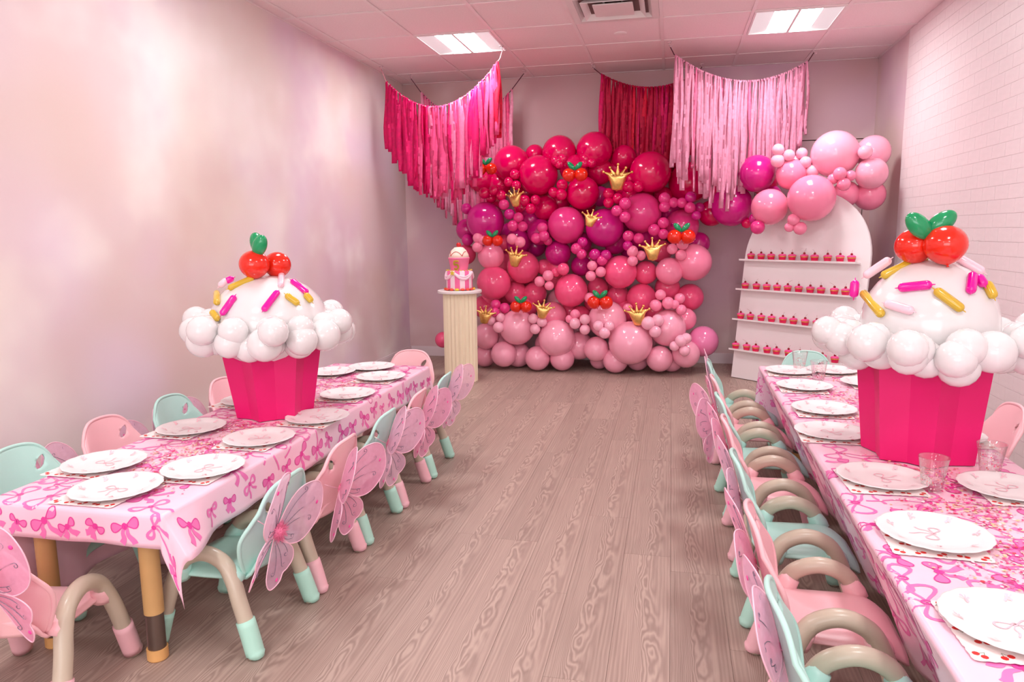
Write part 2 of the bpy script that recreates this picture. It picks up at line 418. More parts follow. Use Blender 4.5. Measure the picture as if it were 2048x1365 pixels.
# air diffuser
t = thing('ceiling_vent', 'white square air vent with stepped louvers set in the ceiling', 'vent', (TX+2*TW+TW/2, VENT[1]+TD/2, ZC))
def ring(o, i, zo, zi, th=.004):
    vs = []
    for s, z in ((o, zo), (i, zi)):
        for x, y in ((-s,-s),(s,-s),(s,s),(-s,s)): vs.append((x, y, z))
    fs = [(a_, (a_+1) % 4, (a_+1) % 4+4, a_+4) for a_ in range(4)]
    return thicken(vs, fs, th)
MB().add(*box(-hw, hw, -hd, hd, .06, .07)).build('duct_throat', M['dark'], t, False)
MB().add(*ring(hw, .245, 0, -.001)).build('outer_flange', M['white_metal'], t, False)
MB().add(*ring(.245, .20, -.001, .05)).build('louver', M['white_metal'], t, False)
MB().add(*ring(.205, .150, -.012, .04)).build('louver', M['white_metal'], t, False)
MB().add(*cbox(-.13, .13, -.13, .13, -.012, -.002, .004)).build('center_plate', M['white_metal'], t, False).rotation_euler = (0, 0, 0)
for s in (-1, 1): MB().add(*box(s*.06-.006, s*.06+.006, -.20, .20, .012, .02)).build('brace', M['white_metal'], t, False)
o = tag(MB().add(*lathe([(0, -.006), (.03, -.0065), (.047, -.003), (.05, 0), (.05, .002), (0, .002)], 28)).build('sprinkler_cover', M['grid']), 'small round white sprinkler cover on ceiling behind the air vent', 'sprinkler cover')
o.location = (-.407, 5.756, ZC+.004)
# small clear ceiling hooks
hk = MB().add(*lathe([(0, -.004), (.016, -.004), (.018, 0), (.018, .003), (0, .003)], 14)).add(*tube(smooth_path([(0,0,-.003),(0,0,-.018),(.004,0,-.030),(.013,0,-.034),(.020,0,-.026),(.020,0,-.020)], 4), .003, 8)).mesh('ceiling_hook', M['clearplastic'])
for (x, y, l) in ((-1.35, 5.872, 'ceiling hook beside the left ceiling light holding the hot pink fringe'), (1.114, 6.658, 'ceiling hook holding the right end of the pale pink fringe'), (-.721, 6.704, 'ceiling hook holding the left end of the dark red fringe'), (-.05, 6.10, 'ceiling hook holding the left end of the pale pink fringe'), (-2.54, 6.288, 'ceiling hook by the left wall holding the hot pink fringe'), (-2.413, 6.668, 'ceiling hook near the left corner holding the rear pink fringe'), (-1.355, 6.80, 'ceiling hook holding the right end of the rear pink fringe'), (.23, 6.95, 'ceiling hook behind the pale pink fringe near the back wall')):
    tag(link('ceiling_hook', hk, None, (x, y, ZC)), 'small clear '+l, 'hook', 'clear ceiling hooks')

# ================================================================ toddler chairs
M['mint'] = pbr('mint_plastic', (186, 230, 218), .35, .02, 4)
M['blush'] = pbr('pink_plastic', (249, 196, 201), .35, .02, 4)
M['taupe'] = pbr('taupe_tube', (196, 182, 162), .28, .02, 4)
M['mint_cap'] = pbr('mint_rubber', (178, 226, 208), .5, .02, 4)
M['blush_cap'] = pbr('pink_rubber', (242, 188, 196), .5, .02, 4)
def chair_meshes(key):
    pl, cap = M[key], M[key+'_cap']; out = {}
    # seat pan: dished, rolled down at front and sides
    n, k = 20, 22; vs = []; fs = []
    for j in range(k+1):
        v = j/k; y = -.155+v*.325
        for i in range(n+1):
            u = -1+2*i/n
            w = .132+.014*math.sin(v*2.2)-.05*max(0, v-.8)**2*10
            x = u*w
            z = .252-.010*(1-u*u)*math.sin(min(1, v*1.2)*math.pi)
            z -= .020*abs(u)**6
            if v > .72: z -= .35*(v-.72)**2*1.6
            if v < .12: z += .7*(.12-v)**2*4
            vs.append((x, y, z))
    for j in range(k):
        for i in range(n):
            a = j*(n+1)+i; fs.append((a, a+1, a+n+2, a+n+1))
    mb = MB().add(*thicken(vs, fs, .009))
    for s in (-1, 1):       # sockets that grip the tubes
        for g in (-1, 1):
            p = [Vector((s*.140, g*.098, .224)), Vector((s*.143, g*.092, .240)), Vector((s*.1455, g*.084, .254)), Vector((s*.147, g*.076, .266))]
            mb.add(*tube(p, [.033, .032, .028, .0245], 14))
    out['seat'] = mb.mesh('seat', pl)
    # backrest: curved, flared trapezoid with one oval grip hole and a rolled rim
    n, k = 30, 26; vs = []; idx = {}; hc, ha, hb, hr = (-.082, .445), .030, .013, math.radians(52)
    def bp(u, v):
        w = .128+.036*math.sin(min(1, v*1.25)*math.pi*.62)-.030*max(0, v-.55)**1.5*3.0
        zt = .522-.018*u*u-.062*abs(u)**5
        z = .243+v*(zt-.243); x = u*w
        y = -.150-.052*v-.018*v*v+.045*(x/.15)**2
        return Vector((x, y, z))
    def hole(p):
        dx, dz = p.x-hc[0], p.z-hc[1]; c, s = math.cos(hr), math.sin(hr)
        return (dx*c-dz*s)/ha, (dx*s+dz*c)/hb
    pts = [[bp(-1+2*i/n, j/k) for i in range(n+1)] for j in range(k+1)]
    fs = []
    for j in range(k):
        for i in range(n):
            c = (pts[j][i]+pts[j+1][i+1])/2; a, b = hole(c)
            if a*a+b*b > 1: fs.append((j*(n+1)+i, j*(n+1)+i+1, (j+1)*(n+1)+i+1, (j+1)*(n+1)+i))
    vs = [p for row in pts for p in row]
    cnt = {}
    for f in fs:
        for e in zip(f, f[1:]+f[:1]): cnt[tuple(sorted(e))] = cnt.get(tuple(sorted(e)), 0)+1
    for e, q in cnt.items():
        if q == 1:
            for i in e:
                a, b = hole(vs[i]); rr = math.hypot(a, b)
                if .2 < rr < 1.9 and 0 < i % (n+1) < n and 0 < i//(n+1) < k:
                    a, b = a/rr*ha, b/rr*hb; c, s = math.cos(hr), math.sin(hr)
                    nx_, nz_ = hc[0]+a*c+b*s, hc[1]-a*s+b*c
                    vs[i] = Vector((nx_, vs[i].y, nz_))
    mb = MB().add(*thicken(vs, [tuple(reversed(f)) for f in fs], .007))
    rim = [pts[j][0] for j in range(0, k+1)]+[pts[k][i] for i in range(1, n+1)]+[pts[j][n] for j in range(k-1, -1, -1)]
    mb.add(*tube([p+Vector((0, -.003, 0)) for p in rim], .0068, 8))
    out['backrest'] = mb.mesh('backrest', pl)
    # arched side tubes and their foot caps
    for s in (-1, 1):
        P = smooth_path([(s*.174,-.172,.006),(s*.169,-.150,.08),(s*.164,-.121,.17),(s*.156,-.098,.235),(s*.150,-.064,.286),(s*.148,0,.308),(s*.150,.064,.286),(s*.156,.098,.235),(s*.164,.121,.17),(s*.169,.148,.08),(s*.174,.168,.006)], 5)
        out['arch', s] = MB().add(*tube(P, .0238, 16)).mesh('side_tube', M['taupe'])
        for e in (0, 1):
            Q = list(P if e == 0 else reversed(P)); L = 0; q = [Q[0]]
            for a, b in zip(Q, Q[1:]):
                L += (b-a).length
                if L > .134: break
                q.append(b)
            d = (q[0]-q[1]).normalized()
            path = [q[0]+Vector((0, 0, -.006))]+[q[0]+Vector((0, 0, .002)), q[0]+Vector((0, 0, .010))]+q[1:]
            rad = [.014, .024, .0278]+[.0282]*(len(q)-1)
            out['cap', s, e] = MB().add(*tube(path, rad, 16)).mesh('foot_cap', cap)
    return out
CM = {k: chair_meshes(k) for k in ('mint', 'blush')}
def chair(key, x, y, rz, label):
    t = thing('toddler_chair', label, 'chair', (x, y, 0), rz, 'toddler chairs around the party tables')
    d = CM[key]
    link('seat', d['seat'], t); link('backrest', d['backrest'], t)
    for s in (-1, 1):
        a = link('side_tube', d['arch', s], t); a['label'] = 'taupe tubular arch leg'
        for e in (0, 1): link('foot_cap', d['cap', s, e], a)
    return t
# fairy wings
M['wing_pink'] = pbr('sheer_pink_net', (255, 180, 212), .45, .05, 60, transl=.45, alpha=.84)
M['wing_lilac'] = pbr('sheer_lilac_net', (254, 202, 228), .45, .05, 60, transl=.45, alpha=.76)
M['wing_rim'] = pbr('wire_rim', (250, 196, 214), .4)
M['glitter'] = pbr('silver_glitter', (150, 128, 148), .35, .4, 400, metal=.4)
M['puff'] = pbr('pink_marabou', (255, 140, 178), .8, .1, 40)
M['gem'] = pbr('pink_spot', (250, 80, 170), .4)
UP = smooth_path([(.008,0,.0),(.020,0,.085),(.060,0,.160),(.120,0,.198),(.180,0,.182),(.212,0,.115),(.205,0,.045),(.165,0,-.012),(.095,0,-.036),(.030,0,-.024)], 5, True)
LO = smooth_path([(.006,0,-.004),(.060,0,-.026),(.118,0,-.048),(.142,0,-.085),(.128,0,-.120),(.112,0,-.138),(.110,0,-.170),(.082,0,-.202),(.052,0,-.176),(.030,0,-.110),(.010,0,-.040)], 5, True)
def panel(outl, curl):
    c = sum(outl, Vector())/len(outl); vs = []; fs = []; n = len(outl); K = 5
    def warp(p): return Vector((p.x, p.y-curl*(p.x*4)**2*.02+.004*math.sin(p.x*40), p.z))
    for k in range(K): vs += [warp(c+(p-c)*(1-k/K)) for p in outl]
    vs.append(warp(c))
    for k in range(K-1): fs += [(k*n+i, k*n+(i+1) % n, (k+1)*n+(i+1) % n, (k+1)*n+i) for i in range(n)]
    fs += [((K-1)*n+i, (K-1)*n+(i+1) % n, K*n) for i in range(n)]
    return vs, fs, [warp(p) for p in outl]
def swirl(x0, z0, x1, z1, bend, curl):
    p = []; d = Vector((x1-x0, 0, z1-z0)); nn = Vector((-d.z, 0, d.x))
    for i in range(9): q = i/8; p.append(Vector((x0, 0, z0))+d*q+nn*bend*math.sin(q*math.pi*.8))
    a = math.atan2(d.z, d.x)+bend*-2; c = p[-1]
    for i in range(1, 9):
        aa = a+curl*i*.75; c = c+Vector((math.cos(aa), 0, math.sin(aa)))*.008*(1-i/11); p.append(c)
    return p
def wing_meshes(mat, mirror, dih):
    out = []
    for outl, sw in ((UP, [(.02,.02,.10,.15,.12,1),(.03,.015,.155,.12,.1,1),(.03,.008,.165,.065,.12,-1),(.03,0,.13,.02,-.15,1),(.02,-.005,.10,-.008,-.2,1)]), (LO, [(.02,-.03,.10,-.075,.15,-1),(.02,-.04,.09,-.12,.1,1),(.02,-.05,.065,-.15,.1,-1)])):
        def fin(v): 
            c, s = math.cos(dih), math.sin(dih)
            return Vector((mirror*(v.x*c), -v.x*s+v.y, v.z))
        vs, fs, rim = panel(outl, .5)
        if mirror < 0: fs = [tuple(reversed(f)) for f in fs]
        a = MB().add([fin(v) for v in vs], fs).mesh('wing_panel', mat)
        b = MB().add(*tube([fin(v) for v in rim], .0022, 6, closed=True)).mesh('wire_rim', M['wing_rim'])
        g = MB()
        for s in sw: g.add(*tube([fin(v+Vector((0, -.004, 0))) for v in swirl(*s)], .0013, 5))
        g = g.mesh('glitter_swirl', M['glitter'])
        d = MB()
        ex = (.175, .125) if outl is UP else (.095, -.165)
        for q in range(1):
            d.add(*sphere(fin(Vector((ex[0]+q*.012, -.004, ex[1]-q*.06))), .0075 if q == 0 else .003, 8, 6, (1, .3, 1)))
        d = d.mesh('spot', M['gem']); out.append((a, b, g, d))
    return out
pf = MB().add(*sphere((0, -.012, 0), .022, 12, 8, (1, .8, 1.3)))
for i in range(160):
    d = Vector((U(-1,1), U(-1.2,.2), U(-1,1))).normalized(); b0 = Vector((0, -.012, 0))+Vector((d.x*.018, d.y*.014, d.z*.024))
    pf.add(*tube([b0, b0+d*U(.012, .024)+Vector((0, 0, U(-.006, .006)))], [.0022, .0003], 3, False))
PUFF = pf.mesh('feather_puff', M['puff'])
WM = {}
for key in ('pink', 'lilac'):
    for dh in (3, 12, 30): WM[key, dh] = wing_meshes(M['wing_'+key], 1, math.radians(dh))+wing_meshes(M['wing_'+key], -1, math.radians(dh))
STRAP = MB().add(*tube(smooth_path([(-.10, .028, .02), (0, -.002, .0), (.10, .028, .02)], 5), .0014, 5)).mesh('elastic_strap', M['wing_rim'])
def wings(key, dh, ch, label, dx=0, dz=0, tilt=14, roll=0, s=.88, dy=0):
    rz = ch.rotation_euler.z
    p = Vector((dx, -.212+dy, .385+dz)); p.rotate(Matrix.Rotation(rz, 3, 'Z')); p += ch.location
    t = thing('fairy_wings', label, 'wings', p, 0, 'sheer fairy wings tied to the chair backs')
    t.rotation_euler = (Matrix.Rotation(rz, 3, 'Z') @ Matrix.Rotation(math.radians(tilt), 3, 'X') @ Matrix.Rotation(math.radians(roll), 3, 'Y')).to_euler()
    t.scale = (s,)*3
    for a, b, g, d in WM[key, dh]:
        o = link('wing_panel', a, t); link('wire_rim', b, o); link('glitter_swirl', g, o)['kind'] = 'stuff'; link('spot', d, o)
    link('feather_puff', PUFF, t); link('elastic_strap', STRAP, t)
    return t
HP = math.pi/2
ORD = ['first', 'second', 'third', 'fourth', 'fifth', 'sixth', 'seventh', 'eighth', 'ninth', 'tenth']
CN = {'mint': 'mint green', 'blush': 'pale pink'}
WN = {'pink': 'bright pink', 'lilac': 'lilac pink'}
for i, (y, key, wk, dh, dx, dz, tl, ro, wy) in enumerate([(1.985, 'mint', 'lilac', 12, -.09, -.01, 12, 26, 0), (2.395, 'blush', 'pink', 30, -.07, -.03, 12, 12, 0), (2.805, 'mint', 'lilac', 30, -.02, 0, 12, 16, 0), (3.215, 'blush', 'pink', 30, -.02, 0, 12, 16, 0), (3.63, 'mint', 'lilac', 30, 0, .03, 12, 10, 0)]):
    c = chair(key, -1.37, y, HP+math.radians(U(-3, 3)), '%s toddler chair on aisle side of left table, %s from the camera' % (CN[key], ORD[i]))
    wings(wk, dh, c, '%s fairy wings on the %s chair from the camera on left table aisle side' % (WN[wk], ORD[i]), dx, dz, tl, ro)
for i, (y, key, wk) in enumerate([(2.07, 'mint', 'pink'), (2.49, 'blush', 'lilac'), (2.90, 'mint', 'lilac'), (3.31, 'blush', 'lilac')]):
    c = chair(key, -2.08, y, -HP, '%s toddler chair against the mural wall, %s from the camera' % (CN[key], ORD[i]))
    wings(wk, 12, c, '%s fairy wings behind the %s chair along the mural wall' % (WN[wk], ORD[i]), [0, .11, .11, .11][i], -.06, 12, U(-6, 6), .74)
c = chair('blush', -1.725, 1.56, math.radians(10), 'pale pink toddler chair at the near end of left table')
wings('pink', 12, c, 'bright pink fairy wings on chair at the near end of left table', .035, .02, 8, -12, .84, .02)
c = chair('blush', -1.61, 4.13, math.pi, 'pale pink toddler chair at the far end of left table')
for i, (y, key, wk, dh) in enumerate([(1.50, 'mint', 'lilac', 12), (1.96, 'blush', 'pink', 12), (2.46, 'mint', 'lilac', 12), (2.94, 'blush', 'pink', 12), (3.37, 'mint', 'pink', 30), (3.80, 'blush', 'pink', 3), (4.25, 'mint', 'lilac', 3)]):
    c = chair(key, .435, y, -HP+math.radians(U(-3, 3)), '%s toddler chair on aisle side of right table, %s from the camera' % (CN[key], ORD[i]))
    wings(wk, dh, c, '%s fairy wings on the %s chair from the camera on right table aisle side' % (WN[wk], ORD[i]), U(-.03, .03), U(-.03, .02), [14, 16, 12, 16, 6, 14, 12][i], U(-14, 14), .84, [.02, .02, .02, .014, -.01, .02, .02][i])
c = chair('blush', 1.22, 3.36, HP, 'pale pink toddler chair by the white brick wall beside the giant cupcake')
c = chair('mint', .82, 4.46, math.pi, 'mint green toddler chair at the far end of right table')

# ================================================================ tables and cloths
M['table_leg'] = pbr('honey_leg', (214, 170, 112), .4, .06, 8)
M['table_cap'] = pbr('honey_cap', (226, 172, 108), .45)
M['steel'] = pbr('dark_steel', (128, 114, 106), .28, .05, 10, metal=.85)
M['laminate'] = pbr('laminate_top', (225, 205, 175), .5)
M['cloth'] = pbr('pale_pink_plastic_cloth', (252, 208, 224), .3, .03, 5)
M['bow'] = pbr('bow_print_pink', (243, 122, 186), .3)
M['bow2'] = pbr('bow_print_hot', (230, 62, 158), .3)
ZT = .5
def table(x0, x1, y0, y1, legs, label):
    t = thing('party_table', label, 'table', ((x0+x1)/2, (y0+y1)/2, 0))
    cx, cy = t.location.x, t.location.y
    MB().add(*box(x0-cx, x1-cx, y0-cy, y1-cy, ZT-.028, ZT-.002)).build('tabletop', M['laminate'], t, False)
    for lx, ly in legs:
        l = MB().add(*lathe([(0, .150), (.0285, .150), (.0285, ZT-.03), (0, ZT-.03)], 20)).build('leg', M['table_leg'], t, auto=40); l.location = (lx-cx, ly-cy, 0)
        MB().add(*lathe([(0, .03), (.0262, .03), (.0262, .155), (0, .155)], 20)).build('steel_sleeve', M['steel'], l, auto=40)
        MB().add(*lathe([(0, 0), (.027, 0), (.0305, .004), (.0305, .037), (0, .037)], 20)).build('foot_cap', M['table_cap'], l, auto=40)
    return t
def cloth_fn(x0, x1, y0, y1, cs, ph, slope, swing, flare=0):
    r = .012; q = r*math.pi/2
    def S(s, t, off=0):
        dx = s-x1 if s > x1 else (s-x0 if s < x0 else 0); dy = t-y1 if t > y1 else (t-y0 if t < y0 else 0)
        bx, by = min(max(s, x0), x1), min(max(t, y0), y1)
        d = math.hypot(dx, dy)
        if d < 1e-7: return Vector((s, t, ZT+off+.0006*math.sin(s*9+ph)*math.sin(t*7)))
        ux, uy = dx/d, dy/d
        sl = (slope[0] if dx < 0 else slope[1])*abs(ux)+.04*abs(uy)
        if dx > 0 and flare: sl += flare*abs(ux)*math.exp(-((by-y0)/.15)**2)
        if d < q:
            a = d/r; h = r*math.sin(a); z = ZT-r*(1-math.cos(a)); h += off*math.sin(a); z += off*math.cos(a)
        else:
            e = d-q; h = r; z = ZT-r
            if dx and dy:
                m_ = (min(abs(ux), abs(uy))*1.414)**.6
                h += e*(sl*(1-m_)+.10*m_*m_); bx += swing[0]*e*m_*m_; by += swing[1]*e*m_*m_; z -= e*(1+(cs-1)*m_*m_)*math.sqrt(max(.2, 1-(.3*m_)**2))
            else:
                al = t if dx else s; lo, hi = (y0, y1) if dx else (x0, x1)
                en = max(0, min(1, min(al-lo, hi-al)/.2))
                h += e*sl+en*min(e, .3)*(.045*math.sin(al*13+ph)+.03*math.sin(al*29+ph*2)); z -= e
            h += off
        return Vector((bx+ux*h, by+uy*h, z))
    return S
def stroke(mb, S, pts, wd, off):
    k = len(pts); vs = []; fs = []
    for i in range(k):
        a, b = pts[max(i-1, 0)], pts[min(i+1, k-1)]; d = Vector((b[0]-a[0], b[1]-a[1])); d = d.normalized() if d.length > 1e-9 else Vector((1, 0))
        w_ = wd[i] if hasattr(wd, '__len__') else wd
        for s in (-1, 1): vs.append(S(pts[i][0]-d.y*w_*s*.5, pts[i][1]+d.x*w_*s*.5, off))
    fs = [(2*i, 2*i+1, 2*i+3, 2*i+2) for i in range(k-1)]
    mb.add(vs, fs)
def bow(mb1, mb2, S, cx, cy, sc_, rot, style, inside, o1=.0008, o2=.0013, lw=.006):
    c, s = math.cos(rot), math.sin(rot)
    T = lambda p: (cx+sc_*(p[0]*c-p[1]*s), cy+sc_*(p[0]*s+p[1]*c))
    loops = []
    for sg in (-1, 1):
        L = []
        wd = U(.30, .42); ln = U(.48, .62); dr = U(-.1, .25)
        for i in range(17):
            a = math.pi*2*i/16; rr = math.sin(a/2)
            L.append((sg*ln*rr*(1-.15*math.cos(a)), wd*math.sin(a)*rr*.8+dr*rr))
        loops.append(L)
    tails = []
    for sg in (-1, 1):
        ln = U(.7, 1.5) if style else U(.5, .8); tw = U(.2, .5)
        tails.append([(sg*(tw*q/10+.06*math.sin(q*.75+sg)), -ln*q/10) for q in range(11)])
    allp = [T(p) for L in loops+tails for p in L]
    if not all(inside(*p) for p in allp):
        if sc_ > .03: bow(mb1, mb2, S, cx, cy, sc_*.8, rot, style, inside, o1, o2, lw)
        return
    for L in loops:
        if style == 0:
            vs = []; fs = []; n = len(L)
            for k in (1, .66, .33): vs += [S(*T((p[0]*k, p[1]*k)), o1) for p in L]
            for k in range(2): fs += [(k*n+i, k*n+i+1, (k+1)*n+i+1, (k+1)*n+i) for i in range(n-1)]
            vs.append(S(*T((0, 0)), o1)); fs += [(2*n+i, 2*n+i+1, 3*n) for i in range(n-1)]
            mb1.add(vs, fs); stroke(mb2, S, [T(p) for p in L], lw*.5, o2)
        else:
            stroke(mb1, S, [T(p) for p in L], [lw*(1+.9*math.sin(math.pi*i/16)**2) for i in range(17)], o1)
    for t_ in tails:
        if style == 0: stroke(mb1, S, [T(p) for p in t_], [lw*(1.2+2.2*i/10) for i in range(11)], o1)
        else: stroke(mb1, S, [T(p) for p in t_], [lw*(.8+.9*i/10) for i in range(11)], o1)
    kn = [T((.07*math.cos(a*.785), .09*math.sin(a*.785))) for a in range(9)]
    stroke(mb2, S, kn, lw*(1.6 if style == 0 else .9), o2)
def tablecloth(x0, x1, y0, y1, dl, dr, dn, df, label, cs, ph, nb, rots, slope, swing, rows=()):
    S = cloth_fn(x0, x1, y0, y1, cs, ph, slope, swing, .6 if cs > 1 else 0)
    def axis(a, b, lo, hi):
        v = [a-lo+lo*i/max(1, round(lo/.016)) for i in range(round(lo/.016)+1)]
        st = []; q = .012*math.pi/2
        c = [a-q, a-q*.66, a-q*.33, a]+[a+(b-a)*i/max(1, round((b-a)/.03)) for i in range(1, round((b-a)/.03))]+[b, b+q*.33, b+q*.66, b+q]
        lo_ = [x for x in v if x < a-q-.002]; hi_ = [b+hi*i/round(hi/.016) for i in range(round(hi/.016)+1)]
        return lo_+c+[x for x in hi_ if x > b+q+.002]
    X, Y = axis(x0, x1, dl, dr), axis(y0, y1, dn, df); nx_, ny_ = len(X), len(Y)
    vs = [S(x, y) for y in Y for x in X]; fs = [(j*nx_+i, j*nx_+i+1, (j+1)*nx_+i+1, (j+1)*nx_+i) for j in range(ny_-1) for i in range(nx_-1)]
    o = MB().add(*thicken(vs, fs, .0009)).build('tablecloth', M['cloth']); tag(o, label, 'tablecloth')
    m1, m2 = MB(), MB(); ins = lambda s, t: x0-dl+.004 < s < x1+dr-.004 and y0-dn+.004 < t < y1+df-.004
    used = []; tries = 0
    for s, t, ro in rows:
        used.append((s, t)); bow(m1, m2, S, s+U(-.014, .014), t+U(-.012, .012), U(.05, .082), ro+U(-.6, .6), 0 if R_() < .75 else 1, ins)
    while len(used) < nb and tries < nb*30:
        tries += 1; s, t = U(x0-dl, x1+dr), U(y0-dn, y1+df)
        if any((s-a)**2+(t-b)**2 < .096**2 for a, b in used): continue
        used.append((s, t)); st = 0 if R_() < .4 else 1
        bow(m1, m2, S, s, t, U(.07, .10) if st == 0 else U(.075, .125), rots()+U(-.5, .5), st, ins)
    m1.build('bow_print', M['bow'], o)['kind'] = 'stuff'; m2.build('bow_outline', M['bow2'], o)['kind'] = 'stuff'
    return S
table(-1.945, -1.382, 1.68, 3.93, ((-1.494, 1.752), (-1.86, 1.752), (-1.494, 3.89), (-1.86, 3.89)), 'long low party table at left under a pink bow cloth')
SL = tablecloth(-1.955, -1.372, 1.67, 3.94, .36, .135, .105, .13, 'pale pink tablecloth printed with bows on the left table', 1.95, 0, 200, lambda: random.choice((HP, HP, 0, math.pi, -HP)), (-.2, .04), (.22, .10), [(-1.93+.088*i, 1.617, U(-1.2, 1.2)) for i in range(7)]+[(-1.30, 1.74+.115*i, HP) for i in range(20)])
table(.52, 1.10, .92, 4.24, ((.71, 1.02), (1.02, 1.02), (.71, 4.14), (1.02, 4.14)), 'long low party table at right under a pink bow cloth')
SR = tablecloth(.51, 1.11, .91, 4.25, .37, .30, .2, .30, 'pale pink tablecloth printed with bows on the right table', 1.0, 1.3, 330, lambda: random.choice((-HP, -HP, -HP, HP, 0)), (-.46, .04), (0, 0), [(.43, 1.0+.12*i, -HP) for i in range(27)]+[(.30, 1.06+.12*i, -HP) for i in range(27)])

